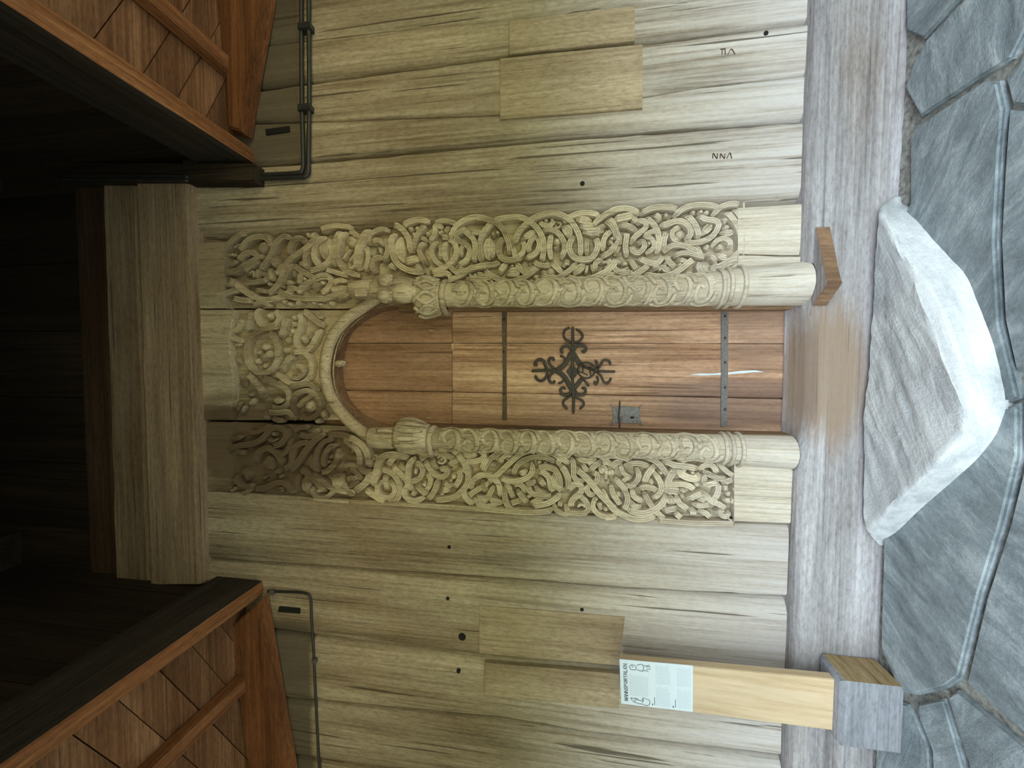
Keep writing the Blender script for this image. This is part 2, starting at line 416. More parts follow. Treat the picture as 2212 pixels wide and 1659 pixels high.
# ------------------------------------------------------------------ sill
ZS = W(1765, 200, -.10).z
sill_v, sill_f = [], []
NX = 120; prof = [(.09, ZS + .012), (-.03, ZS + .012), (-.07, ZS + .006), (-.093, ZS - .012), (-.1, ZS - .05), (-.1, ZS - .12), (-.102, .12), (-.1, .05), (-.098, -.04), (.09, -.04)]
for i in range(NX + 1):
    x = -5 + 10 * i / NX
    x = math.copysign(abs(x / 5) ** 1.5 * 5, x)
    dip = .035 * math.exp(-((x + .02) / .34) ** 6)
    for j, (y, z) in enumerate(prof):
        a = mnoise.noise((x * 1.7, j * .4, 3)) * .008
        if j < 4: z -= dip * (1 if j else 0)
        sill_v.append((x, y + (a if 0 < j < 9 else 0), z + (a if j < 5 else 0)))
k_ = len(prof)
for i in range(NX):
    for j in range(k_): sill_f.append((i * k_ + j, i * k_ + (j + 1) % k_, (i + 1) * k_ + (j + 1) % k_, (i + 1) * k_ + j))
sill_f += [tuple(range(k_)), tuple(NX * k_ + j for j in range(k_))]
sill = meshobj('baseboard_front', sill_v, sill_f, M['sill'], None, True); sill.data.set_sharp_from_angle(angle=.6)
tag(sill, 'worn grey sill beam along the foot of the plank wall', 'sill beam', kind='structure')

# ------------------------------------------------------------------ lintel beams over the portal
def beam(name, px0, px1, y0, y1, mat, label, n=26, seed=0, pya=372, pyb=1262):
    vs, fs = [], []
    for i in range(n + 1):
        py = pya + (pyb - pya) * i / n; t = (py - 400) / 840
        a = px0[0] + (px0[1] - px0[0]) * t; b = px1[0] + (px1[1] - px1[0]) * t
        a += 3 * mnoise.noise((py * .012, seed, 0)); b += 3 * mnoise.noise((py * .012, seed, 4))
        row = []
        for u, dy in ((0, .01), (.04, 0), (.3, 0), (.6, .002), (.93, 0), (1, .008)):
            q = W(a + (b - a) * u, py, y0); row.append((q.x, y0 + dy + .004 * mnoise.noise((q.x * 2, q.z * 7, seed)), q.z))
        row += [(row[-1][0], y1, row[-1][2]), (row[0][0], y1, row[0][2])]
        vs += row
    for i in range(n):
        for j in range(8): fs.append((i * 8 + j, i * 8 + (j + 1) % 8, (i + 1) * 8 + (j + 1) % 8, (i + 1) * 8 + j))
    fs += [tuple(range(8)), tuple(n * 8 + j for j in range(8))]
    o = meshobj(name, vs, fs, mat); tag(o, label, 'beam', kind='structure'); return o
beam('trim_1', (293, 322), (406, 433), -.075, .09, M['beam'], 'broad weathered lintel beam directly above the portal carvings', seed=1)
beam('trim_2', (222, 250), (293, 322), -.05, .09, M['beam'], 'upper board resting on the lintel beam', seed=2)
beam('trim_3', (160, 195), (222, 250), -.02, .09, M['beam_brown'], 'dark brown board at the top of the wall', seed=3)

db = prism('trim_10', [W(a, b, -.1) for a, b in ((95, 350), (548, 352), (548, 391), (95, 394))], (0, .19, 0), M['dark'], None, .006)
tag(db, 'black upright board between the lintel and the cable side roof timber', 'board', kind='structure')
# ------------------------------------------------------------------ roof: trimmers, side ceilings, dark shaft
ZT = W(550, 343, 0).z
xR0, xR1 = W(550, 357).x, W(550, 329).x; xL0, xL1 = W(579, 1251).x, W(579, 1276).x
YB = -2.95
def trimmer(name, xa, xb, label):
    vs, fs = [], []; n = 24
    for i in range(n + 1):
        y = -.01 + (YB + .01) * i / n
        w1 = .006 * mnoise.noise((y * 2, xa, 0)); w2 = .006 * mnoise.noise((y * 2, xb, 7))
        xa_, xb_ = xa + w1, xb + w2
        for x, z in ((xa_, ZT + .03), (xa_ + (xb_ - xa_) * .06, ZT + w2), (xa_ + (xb_ - xa_) * .5, ZT - .008 + w1), (xb_ - (xb_ - xa_) * .06, ZT + w1), (xb_, ZT + .02), (xb_, ZT + .33), (xa_, ZT + .33)):
            vs.append((x, y, z))
    for i in range(n):
        for j in range(7): fs.append((i * 7 + j, i * 7 + (j + 1) % 7, (i + 1) * 7 + (j + 1) % 7, (i + 1) * 7 + j))
    fs += [tuple(range(7)), tuple(n * 7 + j for j in range(7))]
    o = meshobj(name, vs, fs, M['tarY']); o.data.materials.append(M['trim_side_shade'])
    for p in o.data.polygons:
        if abs(p.normal.x) > .75: p.material_index = 1  # side faces take the painted shade
    tag(o, label, 'beam', kind='structure'); return o
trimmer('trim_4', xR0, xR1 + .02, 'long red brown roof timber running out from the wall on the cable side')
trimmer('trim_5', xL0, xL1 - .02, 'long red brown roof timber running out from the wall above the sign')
def clip(poly, ax, lim, keep):
    out = []
    for a, b in zip(poly, poly[1:] + poly[:1]):
        ia, ib = (a[ax] - lim) * keep >= 0, (b[ax] - lim) * keep >= 0
        if ia: out.append(a)
        if ia != ib:
            t = (lim - a[ax]) / (b[ax] - a[ax]); out.append((a[0] + (b[0] - a[0]) * t, a[1] + (b[1] - a[1]) * t))
    return out
ceil = tag(empty('ceiling'), 'red brown boarded roof underside on both sides of the portal', 'ceiling', kind='structure')
ZC = ZT + .12
def side_ceiling(x0, s, ang):
    wd = .165; d = Vector((math.cos(ang) * s, math.sin(ang))); nrm = Vector((-d.y * s, d.x * s)); k = 0
    y = YB - 2.2
    while y < .4:
        ww = wd * random.uniform(.85, 1.15)
        a = Vector((x0, y)); st = ww / math.cos(ang)
        poly = [tuple(a), tuple(a + d * 5), tuple(a + d * 5 + Vector((0, st - .006))), tuple(a + Vector((0, st - .006)))]
        poly = clip(clip(poly, 1, YB, 1), 1, .05, -1)
        if s > 0: poly = clip(poly, 0, 4.9, -1)
        else: poly = clip(poly, 0, -4.9, 1)
        if len(poly) > 2:
            dz = random.uniform(-.006, .006)
            prism('ceiling_board', [(p[0], p[1], ZC + dz) for p in poly], (0, 0, .03), M['ceil'], ceil)
        y += st
side_ceiling(xR1 + .02, 1, math.radians(24)); side_ceiling(xL1 - .02, -1, math.radians(27))
box('roof_deck', (xR1, YB, ZC + .035), (5, .16, ZC + .1), M['dark'], ceil)
box('roof_deck', (-5, YB, ZC + .035), (xL1, .16, ZC + .1), M['dark'], ceil)
# joists parallel to the trimmers
def joist(x, wd): box('joist', (x - wd / 2, YB, ZC - .07), (x + wd / 2, -.03, ZC - .004), M['tarY'], ceil, .008)
jx = F(487, 130, ZC - .07).x; joist(jx, .1); joist(jx + .85, .1); joist(jx + 1.7, .1)
jx = F(519, 1490, ZC - .07).x; joist(jx, .1); joist(jx - .85, .1); joist(jx - 1.7, .1)
# rafters lying along the wall, under the side ceilings
def wall_rafter(name, pts, label):
    o = prism(name, px_poly(pts, -.12), (0, .09, 0), M['tar'], None, .01); tag(o, label, 'rafter', kind='structure')
wall_rafter('trim_6', [(518, 282), (540, 150), (567, 0), (583, -120), (640, -420), (500, -420), (450, -120), (466, 0), (485, 150), (492, 275)], 'thick red brown rafter along the wall beside the cable pipes')
wall_rafter('trim_7', [(556, 1303), (586, 1480), (617, 1659), (634, 1780), (690, 2080), (590, 2080), (548, 1780), (535, 1659), (512, 1480), (490, 1360)], 'thick red brown rafter along the wall above the thin cable')
# raised dark shaft between the trimmers
for s_ in (1, -1): box('attic_light_block', (s_ * 1.2 if s_ > 0 else -5.1, YB - .06, 5.4), (5.1 if s_ > 0 else -1.2, .25, 5.46), M['dark'], ceil)  # unseen slab, added to stop sun leaking in above the ceilings
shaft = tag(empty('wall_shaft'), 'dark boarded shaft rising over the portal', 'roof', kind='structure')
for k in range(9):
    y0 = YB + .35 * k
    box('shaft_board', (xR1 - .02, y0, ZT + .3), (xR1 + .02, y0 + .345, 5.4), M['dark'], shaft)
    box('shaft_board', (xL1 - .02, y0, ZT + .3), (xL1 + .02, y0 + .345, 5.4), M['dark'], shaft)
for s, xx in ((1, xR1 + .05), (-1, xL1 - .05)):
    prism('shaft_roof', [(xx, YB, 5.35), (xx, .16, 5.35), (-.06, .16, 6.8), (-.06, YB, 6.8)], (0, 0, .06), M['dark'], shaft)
# unseen gallery wall, ends, lawn and hedge, added to shape the wall light
ZE = 2.2  # opening height, tuned so the upper wall gets less sky light
out = tag(empty('wall_back'), 'unseen outer gallery wall, its opening set to limit sky light', 'wall', kind='structure')
for k in range(12):
    box('unseen_header', (-5 + k * .8335, YB - .06, ZE), (-5 + k * .8335 + .83, YB, 7), M['dark'], out)
for x in (-3.4, 3.4): box('gallery_post', (x - .1, YB - .18, -.03), (x + .1, YB - .06, ZE + .3), M['beam'], out, .01)
for s, nm in ((1, 'wall_right'), (-1, 'wall_left')):
    e = tag(empty(nm), 'unseen boarded gallery end, added to keep side light out', 'wall', kind='structure')  # ends added to shut out sky light from the sides
    for k in range(7): box('unseen_end_board', (s * 5, YB + k * .45, -.03), (s * 5.06, YB + k * .45 + .45, 5.5), M['dark'], e)
lawn = box('floor_bounce_lawn', (-45, -50, -.5), (45, YB - .4, -.1), M['grass']); tag(lawn, 'unseen sunlit lawn, added to bounce light onto the wall', 'lawn', kind='structure')  # added out of view for yellow-green bounce on the upper wall
hedge = empty('wall_sky_blocker'); tag(hedge, 'unseen hedge, added to cut low sky light', 'hedge', kind='structure')  # added row that hides the low sky from the wall
for k in range(24):
    blob('sky_blocker_clump', (-34 + k * 3, -15 + random.uniform(-.6, .6), 1.2), (2.2, 1.4, 3.1 + random.uniform(-.3, .3)), M['leaf'], hedge, .3)

# ------------------------------------------------------------------ floor
floor = empty('floor'); tag(floor, 'grey slate flagstone floor with mortar joints', 'floor', kind='structure')
bm = bmesh.new(); bmesh.ops.create_grid(bm, x_segments=120, y_segments=40, size=.5)
for v in bm.verts:
    v.co = Vector((v.co.x * 10, (v.co.y + .5) * 3.4 - 3.35, -.022)); v.co.z += .012 * mnoise.noise(v.co * 14)
bmobj('mortar_bed', bm, M['mortar'], floor, True)
SL = [[(1956, -60), (2120, -60), (2072, -4), (1993, 84), (1956, 68)],
      [(2130, -60), (2260, -60), (2225, 45), (2183, 128), (2122, 164), (1988, 252), (1955, 192), (1972, 140), (2002, 84), (2086, -4)],
      [(2236, 50), (2195, 135), (2166, 172), (2180, 226), (2260, 236), (2300, 60)],
      [(1978, 275), (2120, 178), (2155, 175), (2168, 235), (2160, 330), (2150, 520), (2160, 700), (2200, 860), (2100, 900), (1905, 900), (1905, 560), (1966, 440), (1966, 300)],
      [(2176, 238), (2260, 248), (2290, 700), (2230, 800), (2190, 800), (2166, 690), (2158, 520), (2168, 340)],
      [(2206, 850), (2300, 830), (2300, 970), (2207, 985)],
      [(1910, 905), (2100, 905), (2200, 870), (2200, 985), (2165, 1129), (2116, 1286), (2072, 1463), (2040, 1486), (1980, 1500), (1945, 1495), (1903, 1400), (1909, 1180)],
      [(2210, 990), (2330, 975), (2330, 1690), (2225, 1600), (2082, 1474), (2126, 1288), (2176, 1131)],
      [(2066, 1490), (2215, 1612), (2330, 1705), (2330, 1780), (2110, 1780), (2090, 1645), (2066, 1572), (2046, 1504)],
      [(1982, 1520), (2036, 1508), (2056, 1575), (2079, 1655), (2098, 1780), (2018, 1780), (2012, 1620), (1984, 1550)],
      [(1905, 1500), (1955, 1520), (1976, 1552), (2003, 1618), (2010, 1780), (1880, 1780), (1890, 1600)]]
def flag(poly, dz):
    bm = bmesh.new(); top = [bm.verts.new(p + Vector((0, 0, dz))) for p in poly]; f = bm.faces.new(top)
    r = bmesh.ops.extrude_face_region(bm, geom=[f]); 
    for v in [g for g in r['geom'] if isinstance(g, bmesh.types.BMVert)]: v.co.z -= .06
    bmesh.ops.recalc_face_normals(bm, faces=bm.faces[:])
    es = [e for e in bm.edges if all(v.co.z > -.03 for v in e.verts)]
    bmesh.ops.bevel(bm, geom=es, offset=.009, segments=2, affect='EDGES')
    bmesh.ops.triangulate(bm, faces=[f for f in bm.faces if len(f.verts) > 4])
    return bmobj('flagstone', bm, M['slab'], floor)
for k, s in enumerate(SL): flag([F(a, b, 0) for a, b in s], .004 * math.sin(k * 2.4))
def jit(i, j): 
    q = mnoise.noise_vector((i * 3.7 + .5, j * 5.1 + .5, 2)); return Vector((q.x * .16, q.y * .13, 0))
for i in range(-9, 9):
    for j in range(0, 6):
        cs = [Vector(((i + a) * .55, -3.25 + (j + b) * .54, 0)) + jit(i + a, j + b) for a, b in ((0, 0), (1, 0), (1, 1), (0, 1))]
        c = sum(cs, Vector()) / 4
        cs = [p + (c - p).normalized() * .014 for p in cs]
        if max(p.y for p in cs) > -.11:
            cs = [Vector((p.x, min(p.y, -.115), 0)) for p in cs]
        fl = F(2212, 830, 0)
        if any(-2.0 < p.x < 2.0 and p.y > -.7 for p in cs): continue
        if max(p.y for p in cs) - min(p.y for p in cs) < .12: continue
        flag(cs, random.uniform(-.004, .004))
# ================================================================== carvings, traced band by band
YG = .036                                   # recessed ground of the carvings
def on_wall(y): return lambda u, v, h: Vector((u, y - h, v))
R_TOP = (485, 480, """b 26,98 35,106 47,115 60,122 75,126 90,124 104,120 116,112;b 0,123 12,118 26,112 36,110;b 22,122 36,126 55,127;
b 78,119 90,109 99,96 104,80 109,69 120,58 135,49 146,39 157,25;b 69,82 71,74 78,65 84,55 89,43 96,33 106,27 115,30;b 114,58 115,45 120,35 129,30 137,34 139,42;
t12 90,56 91,66 95,77;b7 82,75 83,85 86,96;b7 68,82 76,88 84,93;b8 90,88 98,79 103,68;b 8,60 12,48 20,37 30,28 42,22;b 35,52 41,41 49,32 60,28 73,28 83,36 84,46;
b 10,83 22,83 34,78 45,70 56,65 63,59 56,52 46,54 38,60 35,68;b8 43,86 48,77 57,70 63,64;t12 66,54 72,45 76,34;b8 70,62 66,54;b7 60,95 63,86 65,76;b8 43,97 54,99 68,97 80,95;
b5 50,87 55,82 58,88 54,92;b8 103,101 108,90 113,78 115,68;b6 119,78 121,88 122,91;b9 117,70 126,77 136,83 146,89 152,92;b8 142,80 139,70 139,58 143,50;b8 133,74 131,64;
b 168,27 158,36 152,48 152,60 157,69 163,74;b 142,82 156,79 168,73 177,63 180,52 177,40 170,30;t15 163,36 168,48 166,62;b8 193,18 187,28 183,40 184,52 182,64 183,73;
b 202,20 192,33 189,48 190,62 196,76 206,83 220,88;b8 203,18 212,21 221,28;o13 209,34;b5 196,64 203,54 209,46;b5 206,68 213,58 218,50;b5 206,73 208,77 213,74 215,66;
b 124,118 133,106 145,98 160,91 173,90 178,97 172,108 160,118;b6 135,90 139,97;t9 152,112 154,104 160,100;o5 163,99;b9 94,110 105,118 118,122 132,124 150,124 168,124 182,119 196,112 204,106;
b8 134,115 145,121;b8 176,112 188,109 200,106;b8 180,104 186,97 200,95;b12 184,126 195,120 206,114;b7 55,136 64,131 74,130 82,136;o6 103,129;o5 112,132;o5 150,131;o4 160,133;o6 176,131;
b8 125,126 130,134;t9 104,110 116,108 126,108;o4 101,105;b7 128,103 130,92 132,82;b7 108,101 118,98;b7 60,112 70,111 76,114;o4 80,101;b6 139,20 143,27 149,26 150,19;b8 160,19 172,13 190,11 210,13;
b7 72,24 84,29;b5 25,45 32,42 36,38;b6 17,57 27,55;b8 168,78 184,83 202,88;b7 152,92 165,87 176,88;b7 18,72 26,70 32,64;b7 12,100 22,104 24,96 18,94""")
R_UP = (760, 455, """b14 19,98 16,82 18,70 23,56 29,44 37,36;b8 28,101 32,86 33,72 29,60;b8 34,58 35,46 43,38 55,34 65,36;b8 38,57 45,52 53,53 58,60;b5 52,62 52,74;b8 40,62 42,72 38,79;
b9 62,44 63,56 64,66 61,76 57,87;b9 56,79 48,79 42,83 40,92 43,102;b 70,28 79,29 88,37 95,47 98,58 98,70;b 86,30 97,23 112,20 128,22;b 122,28 114,38 108,48 105,58 101,70;
b10 75,40 70,52 70,65 73,78 79,88 90,96 106,101 118,101;t15 84,45 82,60 83,72 88,85;b8 66,86 70,92 75,96;b12 88,86 100,82 114,79;b9 108,87 112,96 118,103;b8 123,56 116,60 113,68 116,76 121,84 122,90;
b8 128,56 134,47 138,38 137,30 143,29 149,32;b7 114,47 125,52;o6 98,33;o6 109,33;o5 104,42;o5 125,41;b8 134,27 147,22 160,23 172,27;b7 145,36 149,44;b8 153,44 156,36 161,29;
b8 142,53 135,60 132,70 136,81 143,88 150,93;b8 146,55 147,68 145,80;b8 155,52 153,64 153,76 156,86;b9 156,49 167,55 171,68 168,79 160,88 148,96 128,102;
b9 161,49 164,41 170,31 178,24 190,18 205,16 219,18;b9 188,36 178,38 171,44 173,52 182,56 190,63 191,73 187,81 180,87 171,91;b7 183,58 178,66 178,77;b9 176,30 190,43 198,52 200,66 199,78 198,86;
b9 221,32 214,40 209,50 207,64 208,78 211,86;b8 190,41 200,40 212,41;b8 159,91 168,100 178,106;b9 154,115 168,111 180,104 190,97 205,93 221,92;b8 171,93 178,97 186,97;b9 131,104 145,105 155,103 163,108;
b6 128,98 140,96;b5 190,103 194,108;b5 198,103 202,109;b5 207,101 212,107;b14 184,112 200,114 219,112;b9 146,48 152,47 158,47""")
R_MID = (1030, 440, """b 0,29 13,29 26,33 38,39 45,48 50,59 54,72 55,86;b 12,94 9,80 9,65 13,52 22,40 34,31 50,28 68,27 82,32 94,41 102,52 107,64 108,76 106,88 104,96;t17 20,58 22,74 20,92;o5 28,53;o4 35,50;
b6 28,64 31,74 30,84 24,91;b10 47,58 40,66 38,76 39,85 44,92 55,94 66,92 74,88;b 63,66 66,56 72,46 81,37 92,29 106,24 122,22 136,25 148,32 157,44 163,57 165,72 165,87;b8 74,62 77,70 76,80 70,87 63,92;
b8 60,72 62,82 64,94;t10 72,61 84,56 95,47;b9 98,54 88,63 84,74 86,84;b9 96,56 101,68 98,80 90,87 78,91;b9 120,52 117,68 117,80 119,92;b9 104,49 114,46 126,49 135,58 140,70 139,82 134,91;o8 128,64;b9 125,70 130,78;
b8 101,32 106,39 118,40 124,31;o5 111,32;o5 120,31;b5 127,36 134,36 132,42 126,43 127,37;t15 137,39 145,48 148,58;b9 138,34 150,26 165,21 182,21 196,26;
b10 156,55 149,65 147,75 150,84 157,91 168,93 180,92 187,85 191,75 191,66 186,59;b8 177,59 174,72 175,86;t12 158,29 170,32 183,32;t12 163,40 175,42 190,41;t11 168,49 182,50 202,47;o6 175,29;b6 180,55 190,54 196,56;
b7 185,48 197,42 205,39;b9 184,44 188,36 197,28 208,21 221,17;b9 203,32 212,40 218,50 221,62;b9 212,48 204,56 200,67 200,79;b9 221,66 216,76 208,83 196,89;o5 214,60;b5 208,68 213,67 214,74 209,76;
b9 14,108 22,115 32,121 45,126 58,127 70,124 82,118 92,110 100,104;b8 0,104 14,101 28,101 40,98;b9 49,98 44,106 37,115;b9 64,97 70,106 80,115 87,118;t13 50,110 60,112 72,110;b6 55,103 62,103;b6 48,116 58,118 72,118;
b7 80,95 79,103 84,109 92,106 94,99;b8 90,95 100,101 112,103 120,101;b9 118,96 128,106 138,115;o8 108,113;o9 118,111;b10 103,116 116,122 130,120;o6 95,120;b9 160,97 152,106 142,114 130,121 116,127 100,130;
b10 142,119 156,124 172,124 188,120 203,113 212,106 218,98 221,90;t12 172,99 165,106 154,116;b6 176,100 174,110 172,117;b6 182,98 183,108 186,114;b8 136,99 142,104;b8 138,97 149,99;b9 200,92 190,97 187,104 190,110;
b6 196,98 206,97 208,103 200,107;b8 205,92 213,100 221,111;b12 200,122 210,118 221,119;o5 6,114;o5 14,117;b10 0,120 14,122 28,120""")
R_LOW = (1310, 430, """b 0,28 12,23 28,21 43,25 49,31;b13 11,37 20,36 32,33 44,30;o6 19,39;o6 30,38;b8 47,33 42,40 38,44;b 50,30 60,25 70,21 85,19 100,20 112,24;b 0,36 8,42 13,54 17,65 21,76;b 16,48 28,48 38,52 46,59;
b 31,57 29,70 28,84 31,96;b8 0,62 7,55;o4 7,67;b5 0,72 7,74 7,81 0,84;b9 37,76 42,66 52,58 60,50 58,42 50,41 47,46;b 58,35 67,41 75,51 79,63 80,76 77,90;b8 80,57 68,58 58,64 67,67 73,77 69,85 60,90;b6 62,71 65,76 62,79;
b9 48,75 56,73 57,82 49,90 40,87 37,78;b8 0,93 8,86 14,76 20,70;b8 12,94 16,84 20,76;b9 2,100 8,109 16,119 30,121 39,119;b5 20,118 30,114 34,112;o4 38,119;o5 19,104;b6 22,107 33,107;b8 34,99 40,108 46,118;
b10 0,127 15,130 32,128 48,121 58,114 66,107;b8 0,118 7,113;b9 48,98 60,104 74,107 82,102 86,93;t8 82,107 75,114 67,118;t9 83,107 90,116 101,117;b7 88,104 94,109;b5 82,112 81,120;
b10 57,123 70,126 86,127 102,123 116,114 127,105 135,99;b9 90,94 97,105 107,116;o5 114,108;b8 110,98 118,102 122,97;o5 121,101;b10 86,85 88,70 92,56;b 103,34 112,26 122,20 134,17 150,16 166,18 174,22;
b10 82,46 92,46 106,41 118,42 128,51 129,62 122,70;b8 115,51 105,53 100,61 103,70 114,72;o9 113,61;o8 80,34;b9 72,30 82,36;b6 90,27 92,36;b 122,32 133,43 139,55 142,68;
b9 121,72 132,75 145,73 158,68 168,58 172,47 167,41 152,39 140,33;o6 134,27;o6 146,26;o6 155,27;t12 164,45 154,54 147,61;b6 158,50 164,47;b 164,32 172,22 184,16 198,14 207,17;b 184,27 194,38 202,50 206,64 207,78;
b8 196,22 202,30 208,42;o7 182,40;o7 186,50;t10 176,58 188,60 199,55;b7 178,38 186,44;b8 163,80 170,71 182,68 190,74 190,82;b8 170,82 180,80;b8 150,80 158,84;b9 88,88 98,80 112,78 126,82 138,88 146,94;
b8 103,96 114,91 128,91 142,95 154,97;b8 138,78 142,88 147,97;b14 146,103 144,114 150,122 165,126 182,122 198,116 206,106 200,101 188,105 174,113 162,112;b8 156,97 164,98 170,107;b10 170,91 178,98 190,98;
b8 192,98 200,92 207,86;b8 118,122 134,126 150,130;b4 211,10 211,60 211,118""")
L_TOP = (480, 910, """b 18,48 24,41 36,37 54,34 68,29 77,20 85,10 98,9 108,14 109,24 100,34 86,38;o6 88,19;b6 80,25 88,30 96,26;b7 50,13 62,16 74,11 84,5;b 60,66 62,54 70,44 82,41 92,48 100,58 102,68;t13 71,57 80,64 87,74;b6 78,54 88,60;
b8 92,44 101,51 110,46 115,36 117,26;b9 103,74 113,70 119,61 119,49 124,38 133,33 145,31;b10 114,78 127,64 136,51 145,39 155,28 168,19;b9 128,17 139,22 151,21 159,11;b8 118,15 130,9 145,7;
b8 157,80 156,66 157,52 162,39 170,30 182,27;b8 170,71 168,60 172,46 180,37 185,40;o5 178,55;o4 175,63;b9 190,42 190,54 184,66 174,76 162,80;b8 148,51 149,62 152,76;b9 130,72 142,80 154,91 164,102 171,109;
b9 148,80 160,87 172,97 185,105 202,109 216,109;b7 150,101 151,110 158,117 170,118 179,113 182,107;o5 159,108;t13 142,84 141,98 143,112;b9 58,103 70,104 82,100 94,95 106,95 114,101 118,112;o4 101,108;b6 96,104 104,103;
b8 26,85 33,94 44,101 58,99;b8 36,80 44,76 50,84 44,92;b7 38,112 48,109 56,102;b6 20,109 30,102;o5 99,86;b6 92,74 96,82;b6 70,90 76,86;b7 28,50 36,45 44,50;b10 194,27 206,30 215,38 221,47;b10 172,20 190,19 208,23 221,33;
o6 206,36;o6 212,46;b8 198,72 208,66 221,70;t17 186,82 190,94 198,103;b8 196,80 198,95 206,107 214,116;b8 202,90 212,88 221,86;b6 150,121 180,123 210,125 221,124;b7 128,82 126,96 130,108;b7 20,22 30,26 40,22""")
L_UP = (760, 930, """b11 0,7 10,10 22,18 30,29 33,42 36,56;b 4,14 12,22 18,32 20,44 20,54 27,62 39,62;b11 36,62 33,74 24,84 10,94;b8 0,58 10,60 19,68 24,77;b8 0,76 8,74 16,70;b8 0,84 10,82 17,78;b4 41,35 46,37 47,42 42,43 40,38;
b11 39,86 43,74 47,60 50,47 57,38 68,35 82,36 95,41;b9 64,56 67,47 74,40;b9 51,58 62,60 73,66 80,77 83,89 81,100 74,108 60,110;b9 70,52 80,62 89,72 97,84 104,93;b8 58,77 50,81 47,90 50,98 60,102 70,100 75,91 72,82 65,77;
b7 61,66 60,76 64,90;b9 28,88 38,96 49,103 62,108;b7 0,109 30,110 70,111 100,113 140,116 180,118 221,120;b9 106,40 98,49 95,60 95,74 94,84 90,92 91,100 98,106 108,107 120,102;b9 103,48 113,50 118,59 114,71 105,76 96,80;
b6 107,54 106,68;b8 124,62 130,72 129,84 122,92;b9 107,80 116,90 126,98;b6 118,78 124,86;b7 100,92 108,99;b9 112,45 122,37 134,32 148,33 160,38 168,43;b8 108,33 122,30 136,24 150,22 162,26 170,33;
b9 163,36 172,28 184,25 198,26 210,30 214,37 208,43 196,46 182,46;b10 170,31 178,40 185,52 189,66 188,80 180,91 168,101 152,105 134,105;b8 157,54 165,47 175,44;b9 173,56 177,68 173,79 166,88;
b9 121,44 129,57 137,66 146,70 154,67 157,60 150,57 143,60;b9 141,74 139,86 132,99 124,106;o5 147,43;b5 139,42 146,37 154,43 148,49 140,44;o5 147,97;b7 132,42 136,52 142,58;o7 165,70;b6 158,76 164,76;b7 150,78 158,84 164,82;
b9 146,88 154,90 160,92;t12 178,34 190,34 202,38;b5 184,40 192,40;b9 178,52 184,60 194,62;b9 221,36 214,48 211,60;b9 182,90 184,100 190,107 198,113;b9 188,101 198,93 210,86;b9 193,92 194,82 199,73 208,68 221,66;
b8 212,76 214,86 218,96;b8 194,104 206,108 221,106;b8 78,48 86,54 92,62;b8 66,108 76,112""")
L_MID = (1030, 940, """b9 12,56 18,44 27,32 40,24 56,19 70,21 82,27;b9 20,72 33,61 48,47 60,36 72,27 86,22 104,21 122,26 136,34 148,42;b9 60,61 63,50 72,39 86,33 104,31 118,35 127,40;b10 132,44 140,52 145,63 146,76 143,86;
b10 134,88 126,96 114,103 100,106 88,108;b9 152,10 153,20 144,29 132,36 130,46;b8 128,18 136,24 144,27;b7 60,29 49,29 42,35 42,43;b5 48,36 54,34;b9 28,48 30,40;b8 52,50 56,56;b9 0,65 8,60 20,60 32,67 39,78 40,95;
b8 12,68 15,80 19,88;b8 0,86 10,79 22,72;b9 30,77 25,86 20,94 8,96 0,93;b9 38,62 48,67 62,69 76,66 86,60 90,52 89,43;o4 88,41;t9 68,59 82,53;o5 100,40;o4 110,42;b8 98,47 108,46;
b10 98,48 112,47 124,51 131,62 133,75 130,84;b9 124,58 123,70 129,79 139,83;b10 96,53 108,56 116,65 118,76 122,87;b9 78,67 86,72 95,70;b9 100,64 106,72 110,78;b9 82,73 86,84 95,90 108,92 119,92;b8 93,76 100,84 112,89;
b9 57,75 68,73 77,79 79,90;b8 44,72 52,76 56,86 62,97;b9 66,82 74,93 83,103;b9 48,76 47,92 50,104 58,113 72,115;b9 20,96 34,101 44,104;b9 54,104 66,100 74,97;b9 0,101 10,107 24,108 36,103;b7 84,88 87,96;
b9 86,106 94,100 108,96;b9 0,111 40,114 80,117 110,116 122,113;b9 146,33 153,38 154,50 154,61 160,68 172,70;b10 157,49 168,58 180,70 190,83 200,94 210,104 221,114;b9 160,27 166,35 178,37 190,36;b8 168,39 171,48 178,55;o6 179,42;
b9 178,54 188,44 198,38;b9 172,31 184,28 197,30 207,39 214,46;b9 174,72 184,73 191,66 190,58 182,56;b9 182,76 175,79 178,88 188,91;b10 146,86 150,77 160,73 167,79 164,88 155,95 150,103 151,111;
b9 162,92 172,99 177,110 172,118 158,119 145,116 142,106;b6 160,112 163,106 170,106 171,113;b8 123,104 127,114 138,120 150,121;b8 134,100 132,110;b8 187,96 184,108 190,118 204,124 221,124;o5 189,98;b8 190,106 200,106;o5 196,112;o5 204,114;
t14 195,45 205,57;b8 200,62 208,62""")
